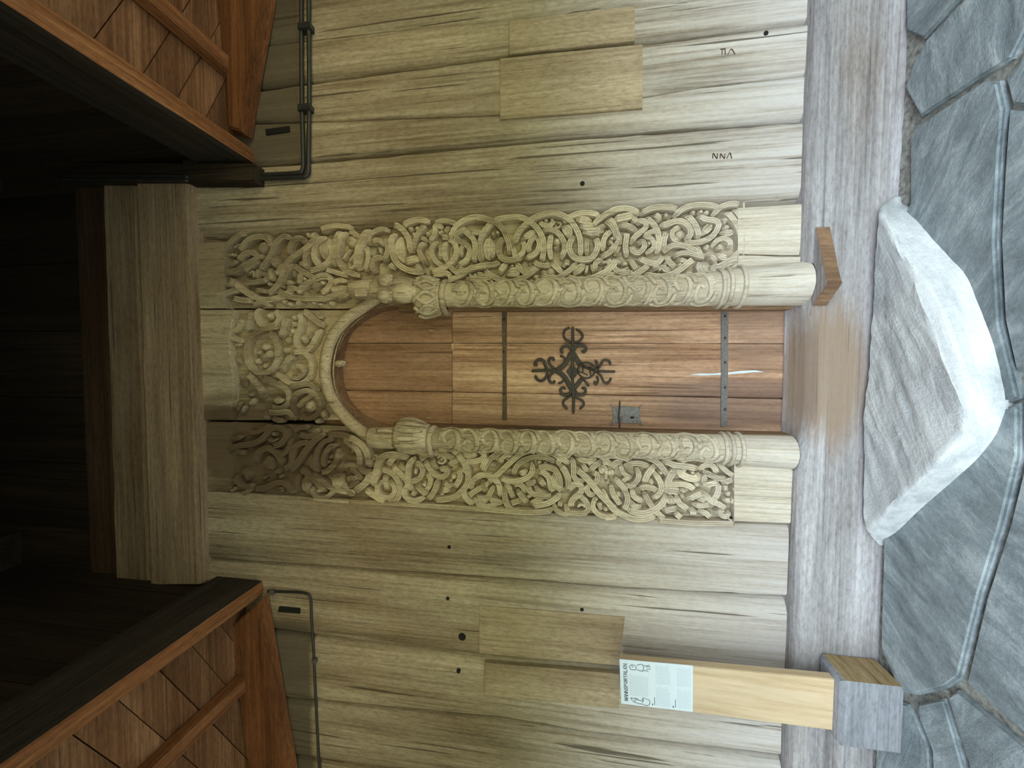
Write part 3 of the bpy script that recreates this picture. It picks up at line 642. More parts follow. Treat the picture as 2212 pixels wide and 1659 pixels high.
L_LOW = (1300, 950, """b 0,24 15,22 30,24 46,30;b 38,22 56,22 74,26 87,34 96,45 103,54;b 10,42 20,33 32,29;b8 0,28 8,38;b7 28,34 31,47 38,53 47,57;b 34,39 46,34 60,34 74,40;b9 53,41 56,53 51,63 43,68 32,68;b7 30,64 37,57 46,58;
b10 82,37 73,46 67,57 65,66;b9 80,48 87,58 91,70 88,80 78,89;o6 76,64;o5 91,49;b9 56,75 64,70 78,72 86,78;b9 46,74 48,84 56,90 66,92;b9 64,78 70,90 78,102 88,113 98,122;b9 19,57 29,67 36,78 39,90 36,101 31,107;
b9 13,66 15,78 21,89 29,100;b10 0,76 6,90 16,104 30,113 50,120 70,119 84,113;b10 37,104 50,110 68,110 84,103 94,93 98,82;b9 43,93 50,101 62,101;b8 20,82 30,82;b9 0,118 14,117 24,114;o4 6,106;b11 114,41 107,51 102,62 99,72;
b10 92,33 100,31 108,35 122,37 136,39 150,43;b9 118,32 130,27 147,25 163,28 173,33;b12 116,46 128,54 142,58 153,52;b6 137,46 143,51;o7 127,45;b9 92,66 108,67 124,66 137,70 143,77;b12 94,76 110,76 122,79;o5 126,77;o5 125,86;o6 147,67;
b9 151,45 156,38 167,36 175,42 176,52;b9 157,46 168,52 180,57 194,57;b8 178,32 188,42 198,50 206,54;b9 157,65 158,56 165,54;b9 157,68 168,66 182,62;b9 179,64 179,77 174,88 166,96;b9 132,90 146,82 158,78;
b9 159,80 168,92 180,97 194,106;b9 115,83 118,94 127,101 135,107;t13 106,84 107,100;o6 97,101;t13 148,92 156,88 164,95;b8 140,98 156,99 168,96;b9 93,108 106,105 118,103;b9 84,122 110,124 140,126 180,127 208,128;b9 112,110 124,120;
b9 150,108 160,111 170,120;b8 176,112 190,103;b10 140,104 141,116;b9 186,66 195,61 208,59;b8 186,72 196,72;b7 205,70 205,78;b7 190,80 200,82;b7 188,92 200,90;b7 200,98 206,88;b8 180,112 190,116 200,110;b7 195,118 204,122;
t14 10,42 12,54;b8 4,60 12,62;b4 211,56 211,80 211,108""")
LINT = (480, 640, """b7 52,16 48,24 52,34 61,38 71,36 76,27 70,18;o8 63,25;b7 18,38 22,44 28,38 26,30;b7 42,20 40,32 38,44;b8 14,44 22,53 34,56;b9 76,38 60,41 46,47 38,58 36,70 39,84 48,93 60,94 70,87 75,75 74,62 69,50 62,43;o7 57,63;o6 50,70;
o6 48,80;b8 60,72 54,80;o6 57,86;b10 66,68 62,76;b10 82,28 82,40 77,52;b9 100,20 103,30 101,42 97,52 99,62 108,67 116,62 121,52 127,42;b7 105,48 108,58;b7 115,46 112,54;b9 104,18 114,26 124,33 130,38;b7 122,22 128,28;
o5 93,27;o5 93,35;o6 91,44;o7 85,55;o6 82,67;b8 92,70 104,69 113,76 116,88 113,99 103,107 90,107 80,101 71,94;b9 79,92 86,80 94,74;b7 90,98 98,101 106,95 102,87 94,86;b9 55,98 64,104 74,108 84,113 88,123 86,133 76,138 64,135;
b6 70,110 76,106 82,112;b7 70,124 74,130 80,127;b8 37,94 46,106 55,117 52,128;b8 32,98 31,112;b8 92,150 94,140 92,130 98,120 110,116 121,121 126,131 124,142 116,149 106,149 102,143;o11 112,136;b7 97,137 108,127 118,120;
b9 86,112 98,110 112,108 124,116;b9 60,142 76,143 88,142 95,152;b8 66,148 80,154;b8 57,140 62,152;b6 22,128 20,138;b6 28,130 24,142;b6 34,134 28,146;b6 36,118 42,122;b6 44,126 40,134;o4 22,107;b6 24,74 26,84;b6 20,60 30,60;
b8 128,140 132,150;b8 122,150 124,156""")
def carve(src, unit, parent, y, hgt, mat, thin=1.0):
    x0, y0, txt = src
    for it in txt.replace('\n', '').split(';'):
        it = it.strip()
        if not it: continue
        head, *pts = it.split()
        wpx = float(head[1:] or 9.3) * unit * thin
        P = [tuple(float(q) for q in p.split(',')) for p in pts]
        P = [(x0 + a * unit, y0 + b * unit) for a, b in P]
        sc = mpp(P[0][0], P[0][1], y); Q = [W(a, b, y) for a, b in P]; Q = [(q.x, q.z) for q in Q]
        hh = hgt * random.uniform(.95, 1.03)
        if head[0] == 'o': dome('bead', Q[0], wpx * sc * .95, hh, on_wall(y), mat, parent)
        else:
            ribbon('leaf' if head[0] == 't' else 'tendril', Q, wpx * sc * (1.0 if head[0] == 'b' else 1.15), hh, on_wall(y), mat, parent,
                   taper=head[0] == 't', weave=.055, phase=random.random() * 6, prof=PROF if wpx > 9 else PROF_S)
U = 10 / 7.373; U2 = 10 / 5.72
HG = .06
RB = [(395, 668), (745, 668), (1000, 655), (1745, 645)]
LB_ = [(395, 909), (470, 909), (745, 918), (1000, 932), (1745, 945)]
pr = tag(empty('carved_plank', W(1745, 540)), 'carved portal plank with interlaced vines and dragon, ringed off beside the bracketed column', 'carved plank')
plank('board', RB, E0, PT, PB, YG, M['carve'], pr, rnd=0, wob=.003, n=60, seed=21)
plank('plain_foot', [(1594, 549), (1752, 553)], [(1594, 446), (1752, 436)], 1594, PB, -.026, M['carve'], pr, rnd=.006, back=.05, n=14, seed=22)
plank('plain_foot', [(1594, 620), (1752, 600)], [(1594, 549), (1752, 553)], 1594, PB, -.028, M['carve'], pr, rnd=.002, back=.05, n=14, seed=27)
plank('plain_head', [(395, 668), (484, 668)], [(395, 522), (484, 522)], PT, 484, -.022, M['carve'], pr, rnd=.002, back=.05, n=8, seed=23)
for s in (R_TOP, R_UP, R_MID, R_LOW): carve(s, U, pr, YG, HG, M['carve'])
pl = tag(empty('carved_plank', W(1720, 1040)), 'carved portal plank with knotted interlace, tar-dark at its upper end, beside the lock side column', 'carved plank')
plank('board', LB_, L0, PT, PB, YG, M['carve'], pl, rnd=0, wob=.003, n=60, seed=24)
plank('plain_foot', [(1586, 1000), (1752, 1010)], [(1586, 1128), (1752, 1136)], 1586, PB, -.028, M['carve'], pl, rnd=.002, back=.05, n=14, seed=25)
plank('worn_head', [(395, 909), (525, 911)], [(395, 1058), (525, 1066)], PT, 500, -.004, M['carve'], pl, rnd=.002, back=.05, n=10, seed=26)
for s in (L_TOP, L_UP, L_MID, L_LOW): carve(s, U, pl, YG, HG * (.8 if s is L_TOP else 1), M['carve'])

# ------------------------------------------------------------------ panel over the arch and the arch mouldings
ARC = [(820, 640), (793, 658), (745, 693), (715, 735), (703, 790), (707, 835), (725, 875), (760, 915), (800, 944), (822, 955)]
lint = tag(empty('carved_tympanum', W(600, 790)), 'carved vine relief over the arched doorway', 'carving')
arc3 = catmull([W(a, b, -.01) for a, b in ARC], .03)
arcpx = [p for p in catmull([(a, b, 0) for a, b in ARC], 6) if 669 <= p.y <= 908]
prism('board', [W(PT, 669, YG), W(PT, 790, YG), W(PT, 908, YG)] + [W(p.x, p.y, YG) for p in arcpx[::-1]], (0, .06, 0), M['carve'], lint)
prism('plain_head', [W(a, b, -.02) for a, b in ((PT, 669), (PT, 907), (497, 907), (505, 830), (494, 740), (505, 669))], (0, .05, 0), M['carve'], lint, .006)
carve(LINT, U2, lint, YG, .046, M['carve'], .8)
arch = tag(empty('archivolt', W(703, 790)), 'rounded pale arch moulding over the reddish door', 'arch')
tube('roll_moulding', [W(a, b, -.03) for a, b in ARC], .034, M['column'], arch, seg=14, step=.025)
def band(name, inner, outer, yi, yo, mat, parent, n=40):
    A = catmull([(a, b, 0) for a, b in inner], 1000); vs, fs = [], []
    def samp(P, k):
        Q = catmull([(a, b, 0) for a, b in P], 3); return Q[int(k / n * (len(Q) - 1) + .5)]
    for k in range(n + 1):
        a, b = samp(inner, k), samp(outer, k)
        for t in (0, .3, .7, 1):
            px, py = a.x + (b.x - a.x) * t, a.y + (b.y - a.y) * t
            vs.append(W(px, py, yi + (yo - yi) * t + .012 * mnoise.noise((px * .05, py * .05, 2))))
    for k in range(n):
        for j in range(3): fs.append((k * 4 + j, k * 4 + j + 1, (k + 1) * 4 + j + 1, (k + 1) * 4 + j))
    return meshobj(name, vs, fs, mat, parent, True)
IN = [(880, 668), (830, 674), (785, 697), (755, 730), (742, 790), (745, 835), (760, 868), (795, 900), (840, 916), (880, 922)]
MIDP = [(860, 652), (812, 664), (765, 695), (735, 735), (722, 790), (726, 838), (744, 876), (777, 910), (818, 936), (860, 946)]
band('arch_reveal', IN, MIDP, .10, -.005, M['jamb'], arch)
tube('inner_bead', [W(a, b, .02) for a, b in MIDP], .012, M['column'], arch, seg=8, step=.03)
def roughknob(c, r): return blob('broken_knob', c, r, M['column'], arch, .5)
roughknob(W(735, 785, 0), (.02, .03, .035))

# ------------------------------------------------------------------ columns
def shaft(name, inner, rad, px0, px1, side, mat, parent, zmin=0.0, n=70, seg=22, yc=-.02, rings=()):
    vs, fs = [], []
    def cen(px):
        q = W(px, lerp_edge(inner, px), yc); r = lerp_edge(rad, px); return Vector((q.x + side * r, yc, q.z)), r
    for i in range(n + 1):
        px = px0 + (px1 - px0) * i / n; c, r = cen(px)
        for a, b, rr in rings:
            if a <= px <= b: r += rr * math.sin(math.pi * (px - a) / (b - a))
        for j in range(seg):
            t = 2 * math.pi * j / seg; dx = math.cos(t); dy = math.sin(t)
            r2 = r * (1 + .02 * mnoise.noise((dx * 2, c.z * 1.5, dy * 2 + seed_())))
            vs.append(Vector((c.x + dx * r2, c.y + dy * r2, max(c.z, zmin))))
    for i in range(n):
        for j in range(seg): fs.append((i * seg + j, i * seg + (j + 1) % seg, (i + 1) * seg + (j + 1) % seg, (i + 1) * seg + j))
    fs += [tuple(range(seg)), tuple(n * seg + j for j in range(seg))]
    o = meshobj(name, vs, fs, mat, parent, True); o.data.set_sharp_from_angle(angle=.9)
    return cen
def seed_(): return 3.0
IR = [(940, 664), (1500, 661), (1765, 661)]; RR = [(940, .068), (1480, .078), (1600, .098), (1765, .112)]
IL = [(920, 924), (1000, 925), (1500, 937), (1760, 942)]; RL = [(920, .064), (1500, .066), (1620, .082), (1760, .088)]
colR = tag(empty('portal_column', W(1760, 620)), 'half column topped by a crouching lion, standing on a wedge bracket', 'column')
ZB = W(1763, 620, -.13).z
cR = shaft('shaft', IR, RR, 955, 1775, 1, M['column'], colR, zmin=ZB, rings=())
colL = tag(empty('portal_column', W(1752, 975)), 'half column with leafy cushion capital beside the lock plate', 'column')
cL = shaft('shaft', IL, RL, 925, 1760, -1, M['column'], colL, zmin=ZS + .02, rings=())
def wrap(cen, side):
    """u = pixel along the shaft, v = turn in radians from the front towards the door"""
    def place(u, v, h):
        c, r = cen(u * 1000); a = v * 8
        return c + Vector((-side * math.sin(a) * (r + h), -math.cos(a) * (r + h), 0))
    return place
def vines(cen, side, p0, p1, parent, step, flip):
    pl_ = wrap(cen, side); k = 0; p = p0
    def B(pts, w, h=.011): ribbon('vine', [(a / 1000, math.radians(b) / 8) for a, b in pts], w, h, pl_, M['column'], parent, prof=PROF_S, weave=.1, phase=k)
    while p < p1 - step * .6:
        s = 1 if (k + flip) % 2 else -1; q = step * random.uniform(.9, 1.1)
        B([(p, -50 * s), (p + q * .35, -62 * s), (p + q * .75, -40 * s), (p + q * .95, 5 * s), (p + q * .8, 45 * s), (p + q * .45, 55 * s), (p + q * .2, 25 * s), (p + q * .4, -8 * s), (p + q * .62, 6 * s)], .0095, .014)
        B([(p + q * .1, 60 * s), (p + q * .5, 72 * s), (p + q, 55 * s), (p + q * 1.25, 15 * s)], .009, .013)
        B([(p + q * .85, -60 * s), (p + q * .98, -30 * s), (p + q * 1.1, -5 * s)], .008, .012)
        B([(p + q * .3, -35 * s), (p + q * .45, -28 * s), (p + q * .6, -32 * s)], .007, .011)
        B([(p + q * .05, 5 * s), (p + q * .12, 28 * s), (p + q * .05, 48 * s)], .008, .012)
        p += q; k += 1
    return
vines(cR, 1, 985, 1545, colR, 46, 0); vines(cL, -1, 955, 1555, colL, 42, 1)
for cen, pxs, par in ((cR, (1550, 1566, 1593), colR), (cL, (1560, 1574, 1594), colL)):
    for q_ in pxs:
        c, r = cen(q_); tube('base_ring', [c + Vector((math.cos(a) * (r + .004), math.sin(a) * (r + .004), 0)) for a in [2 * math.pi * j / 20 for j in range(20)]], .011, M['column'], par, seg=8, closed=True, step=.02)
# lion capital
def cap(px, py, dy=0.0, cen=None, base=-.06): return W(px, py, base - dy)
mc = M['column']
def capsule(name, a, b, ra, rb, parent, n=8):
    a, b = Vector(a), Vector(b)
    return tube(name, [a, a.lerp(b, .33), a.lerp(b, .66), b], lambda t: (ra + (rb - ra) * t) * math.sqrt(max(.12, 1 - abs(2 * t - 1) ** 5)), mc, parent, seg=10, step=(b - a).length / 9)
def mouth(px0, px1, py, r0, r1, y, name, parent):
    a, b = W(px0, py, y), W(px1, py, y); vs, fs = [], []; seg = 20
    prof_ = [(0, r0 * .85), (.06, r0), (.45, r0 * .5 + r1 * .5), (.9, r1), (1, r1 * .92), (1, r1 * .72), (.72, r1 * .66), (.7, .001)]
    for t, r in prof_:
        c = a.lerp(b, t)
        for j in range(seg):
            q = 2 * math.pi * j / seg; vs.append(c + Vector((math.cos(q) * r, math.sin(q) * r, 0)))
    for i in range(len(prof_) - 1):
        for j in range(seg): fs.append((i * seg + j, i * seg + (j + 1) % seg, (i + 1) * seg + (j + 1) % seg, (i + 1) * seg + j))
    fs.append(tuple(range(seg)))
    return meshobj(name, vs, fs, mc, parent, True)
mouth(758, 806, 626, .05, .058, -.075, 'collar', colR)
box('tongue_block', W(792, 640, -.15) , W(776, 628, -.1), mc, colR, .004)
blob('belly', W(862, 628, -.06), (.078, .07, .17), mc, colR, .15)
blob('haunch', W(874, 634, -.115), (.055, .05, .085), mc, colR, .1)
capsule('neck', W(798, 626, -.07), W(850, 626, -.08), .05, .062, colR)
def paw(px, py, y, r, L, par):
    c = W(px, py, y); p = blob('paw', c, (r, r, r * 1.15), mc, par, .05)
    for k in (-1, 0, 1):
        t = Vector((k * r * .55, -r * .35, -r * .5))
        o = capsule('toe', c + t * .6, c + t + Vector((0, -r * .1, -L)), r * .34, r * .26, par); o.parent = p; o.matrix_parent_inverse = Matrix.Identity(4)
paw(832, 606, -.13, .038, .032, colR); paw(832, 641, -.14, .04, .032, colR); paw(896, 640, -.12, .026, .026, colR); paw(900, 612, -.08, .024, .024, colR)
capsule('hind_leg', W(868, 640, -.12), W(898, 640, -.115), .038, .024, colR)
capsule('fore_leg', W(882, 616, -.08), W(903, 613, -.08), .03, .022, colR)
vs, fs = [], []; seg = 24; bell = [(905, .098), (918, .108), (935, .1), (950, .09), (958, .082)]
for px, r in bell:
    c = cR(px)[0]; c = Vector((c.x - .012, -.03, W(px, 640, -.03).z))
    for j in range(seg):
        q = 2 * math.pi * j / seg; r2 = r * (1 + .06 * math.sin(q * 9)); vs.append(c + Vector((math.cos(q) * r2, math.sin(q) * r2, 0)))
for i in range(4):
    for j in range(seg): fs.append((i * seg + j, i * seg + (j + 1) % seg, (i + 1) * seg + (j + 1) % seg, (i + 1) * seg + j))
fs += [tuple(range(seg)), tuple(4 * seg + j for j in range(seg))]
meshobj('basket', vs, fs, mc, colR, True)
for k in range(9):                          # leaf and strap work round the basket
    c = cR(930)[0]; a = math.radians(-80 + 20 * k); b = a + math.radians(26 if k % 2 else -26)
    pt = lambda px, t, r: Vector((c.x - .012 + math.sin(t) * r, -.03 - math.cos(t) * r, W(px, 640, -.03).z))
    tube('strap', [pt(906, a, .106), pt(918, (a + b) / 2, .114), pt(932, b, .108), pt(952, (a + b) / 2, .092)], .011, mc, colR, seg=7, step=.012)
for cen, pxx, rr, par, s, off in ((cR, 964, .088, colR, 1, -.014), (cL, 936, .075, colL, -1, .012)):
    c = cen(pxx)[0]; tube('astragal', [c + Vector((off * s + math.cos(q) * rr, math.sin(q) * rr, 0)) for q in [2 * math.pi * j / 16 for j in range(16)]], .017, mc, par, seg=10, closed=True, step=.02)
# leafy cushion capital
def ringloft(name, rows, parent, lob=0.0, nl=6, seg=32):
    vs, fs = [], []
    for c, r in rows:
        for j in range(seg):
            q = 2 * math.pi * j / seg; r2 = r * (1 + lob * abs(math.sin(q * nl / 2)))
            vs.append(Vector(c) + Vector((math.cos(q) * r2, math.sin(q) * r2, 0)))
    for i in range(len(rows) - 1):
        for j in range(seg): fs.append((i * seg + j, i * seg + (j + 1) % seg, (i + 1) * seg + (j + 1) % seg, (i + 1) * seg + j))
    fs += [tuple(range(seg)), tuple((len(rows) - 1) * seg + j for j in range(seg))]
    return meshobj(name, vs, fs, mc, parent, True)
def ax(px, py, y=-.045): return W(px, py, y)
ringloft('bell', [(ax(799, 943), .052), (ax(803, 945), .06), (ax(822, 946), .062), (ax(846, 946), .064), (ax(862, 945), .06)], colL, 0, 6)
ringloft('cushion', [(ax(860, 941), .078), (ax(866, 940), .086), (ax(886, 941), .084), (ax(906, 943), .078), (ax(926, 944), .07)], colL, .1, 10)
for k in range(7):
    c = ax(893, 941); a = math.radians(-84 + 28 * k)
    pt = lambda px, r, da=0: Vector((c.x + math.sin(a + da) * r, c.y - math.cos(a + da) * r, W(px, 941, -.045).z))
    tube('capital_leaf', [pt(864, .09), pt(880, .096), pt(900, .092), pt(922, .078)], lambda t: .016 * math.sin(math.pi * (.12 + .8 * t)), mc, colL, seg=8, step=.012)
    tube('leaf_edge', [pt(866, .088, .22), pt(882, .094, .2), pt(905, .088, .24)], .006, mc, colL, seg=6, step=.012)
ribbon('bell_ridge', [(ax(806, 940).x, ax(806, 940).z), (ax(832, 938).x, ax(832, 938).z), (ax(858, 962).x, ax(858, 962).z)], .012, .012, on_wall(-.1), mc, colL)
tube('bell_tongue', [ax(815, 930, -.1), ax(835, 930, -.115), ax(850, 932, -.1)], .012, mc, colL, seg=8)

# ------------------------------------------------------------------ wedge bracket under the lion column
ap = F(1788, 611, ZB - .001); pa, pc = F(1753, 497, ZB - .001), F(1750, 661, ZB - .001)
pa.y = min(pa.y, -.11); pc.y = min(pc.y, -.11)
tri = [Vector((pa.x, -.1, ZB - .001)), pa, ap + Vector((.012, .01, 0)), ap, ap + Vector((-.012, .012, 0)), pc, Vector((pc.x, -.1, ZB - .001))]
br = prism('wedge_bracket', tri, (0, 0, -.06), M['jamb'], None, .003); br.data.materials.append(M['sill'])
for p in br.data.polygons:
    if p.normal.z > .8: p.material_index = 1
tag(br, 'pointed brown wooden bracket jutting from the sill under the lion column', 'bracket')

# ------------------------------------------------------------------ door
YD = .10
door = tag(empty('door_1', W(1735, 800, YD)), 'narrow arched door of reddish brown boards with iron fittings', 'door', kind='structure')
JR = [(700, 655), (1760, 655)]; D1 = [(700, 741), (1760, 742.5)]; D2 = [(700, 843), (977, 847), (1740, 862)]; JL = [(700, 925), (1760, 955)]
for a, b, sd in ((D1, JR, 31), (D1, D2, 32), (D2, JL, 33)):
    for p0, p1, dy in ((690, 976.4, .004), (977.4, 1756, 0)):
        plank('door_board', a, b, p0, p1, YD + dy, M['door_up' if p0 < 900 else 'door'], door, rnd=.004, wob=.002, back=YD + .045, n=24, seed=sd + p0, gap=.3)
def strap(pts, mat, y, riv):
    s = prism('strap', px_poly(pts, y), (0, .006, 0), mat, door, .0015)
    for a, b in riv:
        o = dome('rivet', (W(a, b, y).x, W(a, b, y).z), .008, .006, on_wall(y), M['iron'], door, 8, 3); o.parent = s; o.matrix_parent_inverse = Matrix.Identity(4)
    return s
def own(o, s):                              # sub-part of a part that itself hangs under an offset root
    o.parent = s; o.matrix_parent_inverse = s.matrix_parent_inverse.inverted() @ Matrix.Translation(-Vector(s.parent.location)) if False else Matrix.Identity(4)
strap([(1084, 672), (1095, 672), (1094, 790), (1095, 908), (1085, 908), (1086, 790)], M['iron_brown'], YD - .007, [(1089, 690), (1089, 760), (1089, 850)])
strap([(1558, 662), (1574, 662), (1573, 800), (1571, 922), (1557, 922), (1558, 800)], M['iron_light'], YD - .007, [(1566, 683), (1566, 730), (1566, 783), (1566, 837), (1566, 884)])
RO = """w5 81,12 81,50 80,87 82,120 82,153;w5 14,84 40,83 53,83;w9 53,83 67,74 80,52;w9 53,84 66,92 80,116;w9 80,52 88,66 96,76;w8 80,116 90,104 96,96;w4 81,38 70,33 66,26 68,18 76,13;w4 83,38 92,35 97,28 93,20 86,16;
w5 80,52 76,45 69,43 63,47 62,52 66,54;w5 82,52 86,45 93,42 100,43 103,48 99,53 95,51;w4 122,80 126,75 130,67 136,66 141,69 142,74;w4 120,86 127,92 130,100 136,104 141,100 143,95;w4 122,84 135,85 150,85;
w5 40,82 36,74 34,68 28,65 22,68 19,74 24,74;w5 40,86 38,93 33,99 27,100 22,96 20,91;w5 53,82 46,76 42,70 43,64 48,63 51,67;w5 53,84 45,90 42,97 44,102 50,103 51,99;
w5 80,115 76,120 70,123 63,121 61,114 66,111 69,114;w5 84,115 88,121 95,123 101,120 101,113 95,112;w4 80,124 72,128 66,133 66,139 72,146;w4 84,126 92,130 98,134 98,140 92,146;w4 116,100 118,106 122,100 120,92;w4 117,66 121,72 119,78;
w4 96,76 106,80 118,83;w4 70,66 64,60 60,60;w4 68,98 62,103 57,104;w4 98,98 104,104 107,109"""
ros = tag(empty('x'), None); bpy.data.objects.remove(ros)
ros = prism('rosette', [W(1130 + a * 1.326, 690 + b * 1.326, YD - .012) for a, b in ((70, 85), (75, 78), (80, 72), (86, 79), (92, 85), (86, 93), (80, 101), (75, 93))], (0, .008, 0), M['iron'], door, .002)
ros['label'] = 'black wrought iron cross of scrolls with a ring'
rp = on_wall(YD - .004)
def sub(o): o.parent = ros; o.matrix_parent_inverse = Matrix.Identity(4); return o
ROOT = Matrix.Translation(Vector(door.location))
for it in RO.replace('\n', '').split(';'):
    hd, *pts = it.split(); P = [tuple(float(q) for q in p.split(',')) for p in pts]
    Q = [W(1130 + a * 1.326, 690 + b * 1.326, YD - .004) for a, b in P]
    sub(ribbon('scroll', [(q.x, q.z) for q in Q], float(hd[1:]) * 1.326 * mpp(1235, 800), .012, rp, M['iron'], None, prof=PROF_S))
hc = W(1130 + 103 * 1.326, 690 + 83 * 1.326, YD - .03)
sub(tube('door_ring', [hc + Vector((math.cos(t) * .045, .01 * math.sin(t), math.sin(t) * .047)) for t in [2 * math.pi * j / 16 for j in range(16)]], .0055, M['iron'], None, closed=True, step=.01))
for a in (35, 100, 215, 300):
    t = math.radians(a); sub(tube('ring_bar', [hc + Vector((0, .012, 0)) * 0 + Vector((math.cos(t) * .043, 0, math.sin(t) * .045)), hc + Vector((math.cos(t + .9) * .02, -.006, math.sin(t + .9) * .02)), hc + Vector((math.cos(t + 1.6) * .028, 0, math.sin(t + 1.6) * .028))], .004, M['iron'], None, step=.008))
sub(blob('boss', W(1287, 800, YD - .02), (.016, .02, .016), M['iron'], None))
lk = prism('lock_plate', [W(a, b, YD - .008) for a, b in ((1317, 872), (1326, 880), (1352, 878), (1378, 881), (1387, 873), (1383, 884), (1382, 897), (1384, 908), (1389, 920), (1379, 915), (1352, 914), (1328, 913), (1318, 921), (1324, 908), (1325, 890))], (0, .008, 0), M['iron_light'], door, .0015)
lk['label'] = 'grey iron lock plate with spiked corners'
def subl(o): o.parent = lk; o.matrix_parent_inverse = Matrix.Identity(4)
subl(prism('keyhole', px_poly([(1362, 900), (1370, 900), (1370, 904), (1362, 904)], YD - .0095), (0, .004, 0), M['void'], None))
subl(tube('latch_bar', [W(1339, 866, YD - .016), W(1338, 885, YD - .016), W(1336, 902, YD - .018), W(1338, 912, YD - .014), W(1339, 928, YD - .01)], .004, M['iron'], None, step=.01))
subl(blob('latch_knob', W(1341, 903, YD - .018), (.009, .008, .009), M['iron_light'], None))
# pale scratches left as bare splinters on the boards
for pts in (((1488, 810), (1515, 806.5), (1535, 807.5), (1552, 805.5), (1578, 804), (1600, 801), (1632, 800), (1652, 804), (1628, 804), (1605, 806.5), (1580, 808), (1566, 810), (1545, 809.5), (1520, 811)), ((918, 902), (926, 900), (940, 903), (925, 905)), ((975, 742), (979, 742), (979, 755), (976, 756)), ((924, 712), (940, 713), (930, 716))):
    prism('bare_splinter', px_poly(pts, YD - .0035), (0, .003, 0), M['pine'] if pts[0][0] < 1000 else M['paper'], door)
# jambs and threshold
jm = tag(empty('trim_8', W(1750, 665)), 'brown jamb boards lining the doorway', 'door jamb', kind='structure')
prism('jamb', [W(a, b, .03) for a, b in ((860, 640), (1756, 640), (1756, 668), (860, 672))], (0, .14, 0), M['jamb'], jm, .004)
prism('jamb', [W(a, b, .03) for a, b in ((850, 914), (1000, 920), (1756, 938), (1756, 965), (850, 945))], (0, .14, 0), M['jamb'], jm, .004)
bm = bmesh.new(); bmesh.ops.create_grid(bm, x_segments=24, y_segments=6, size=.5)
xa, xb = W(1750, 936, 0).x, W(1750, 668, 0).x; zt = W(1741, 800, 0).z
for v in bm.verts:
    u, t = v.co.x + .5, v.co.y + .5; x = xa + (xb - xa) * u
    v.co = Vector((x, -.085 + .22 * t, zt + .02 * abs(2 * u - 1) ** 4 + .006 * math.sin(t * 3.1)))
bmesh.ops.solidify(bm, geom=bm.faces[:], thickness=.05)
th = bmobj('trim_9', bm, M['thresh'], None, True); tag(th, 'worn hollowed wooden threshold under the door', 'threshold', kind='structure')

# ------------------------------------------------------------------ stone step
OUT = [(1898, 446), (1945, 447), (1985, 480), (2060, 560), (2110, 640), (2140, 720), (2170, 830), (2175, 880), (2160, 930), (2120, 985), (2060, 1040), (1990, 1100), (1935, 1152), (1897, 1167), (1874, 1148), (1874, 900), (1890, 700), (1902, 540)]
TOPP = [(1896, 458), (1912, 472), (1945, 545), (1990, 640), (2020, 720), (2045, 790), (2080, 868), (2083, 905), (2070, 945), (2025, 1000), (1975, 1050), (1925, 1095), (1885, 1135), (1868, 1138), (1862, 1080), (1868, 900), (1880, 700), (1893, 520)]
ZST = .105
o3 = catmull([F(a, b, .0) for a, b in OUT], 10, True); t3 = catmull([F(a, b, ZST) for a, b in TOPP], 10, True)
def resamp(P, n):
    L_ = [0]
    for a, b in zip(P, P[1:] + P[:1]): L_.append(L_[-1] + (b - a).length)
    R_ = []; Q = P + P[:1]; k = 0
    for i in range(n):
        s = L_[-1] * i / n
        while L_[k + 1] < s: k += 1
        R_.append(Q[k].lerp(Q[k + 1], (s - L_[k]) / max(1e-9, L_[k + 1] - L_[k])))
    return R_
def clampy(P): return [Vector((p.x, min(p.y, -.108), p.z)) for p in P]
NS = 96; TT = clampy(resamp(catmull([F(a, b, ZST) for a, b in TOPP], .05, True), NS)); OO = clampy(resamp(catmull([F(a, b, 0) for a, b in OUT], .05, True), NS))
cc = sum(TT, Vector()) / NS; vs, fs = [], []
rows = []
for t in [.02 + .05 * q for q in range(19)] + [.975]: rows.append([cc.lerp(p, t) for p in TT])
rows.append([p + Vector((0, 0, -.006)) for p in TT])
for t in (.12, .35, .6, .85, 1.0): rows.append([a.lerp(b, t) + Vector((0, 0, .012 * math.sin(math.pi * t))) for a, b in zip(TT, OO)])
rows.append([p + Vector((0, 0, -.03)) for p in OO])
for i, r in enumerate(rows):
    for p in r:
        nz = mnoise.noise(p * 5) * .008 + mnoise.noise(Vector((p.x * 6 + p.y * 5, p.y * 24 - p.x * 16, p.z * 10))) * .005 + mnoise.noise(p * 30) * .003
        vs.append(p + Vector((0, 0, nz if i < len(rows) - 1 else 0)) + (Vector((nz, -nz * .7, 0)) if i > 20 else Vector()))
for i in range(len(rows) - 1):
    for j in range(NS): fs.append((i * NS + j, i * NS + (j + 1) % NS, (i + 1) * NS + (j + 1) % NS, (i + 1) * NS + j))
fs += [tuple(range(NS)), tuple((len(rows) - 1) * NS + j for j in range(NS))]
st = meshobj('stone_step', vs, fs, M['step'], None, True); st.data.set_sharp_from_angle(angle=.7)
tag(st, 'pale rough half-round stone step before the door', 'stone step')

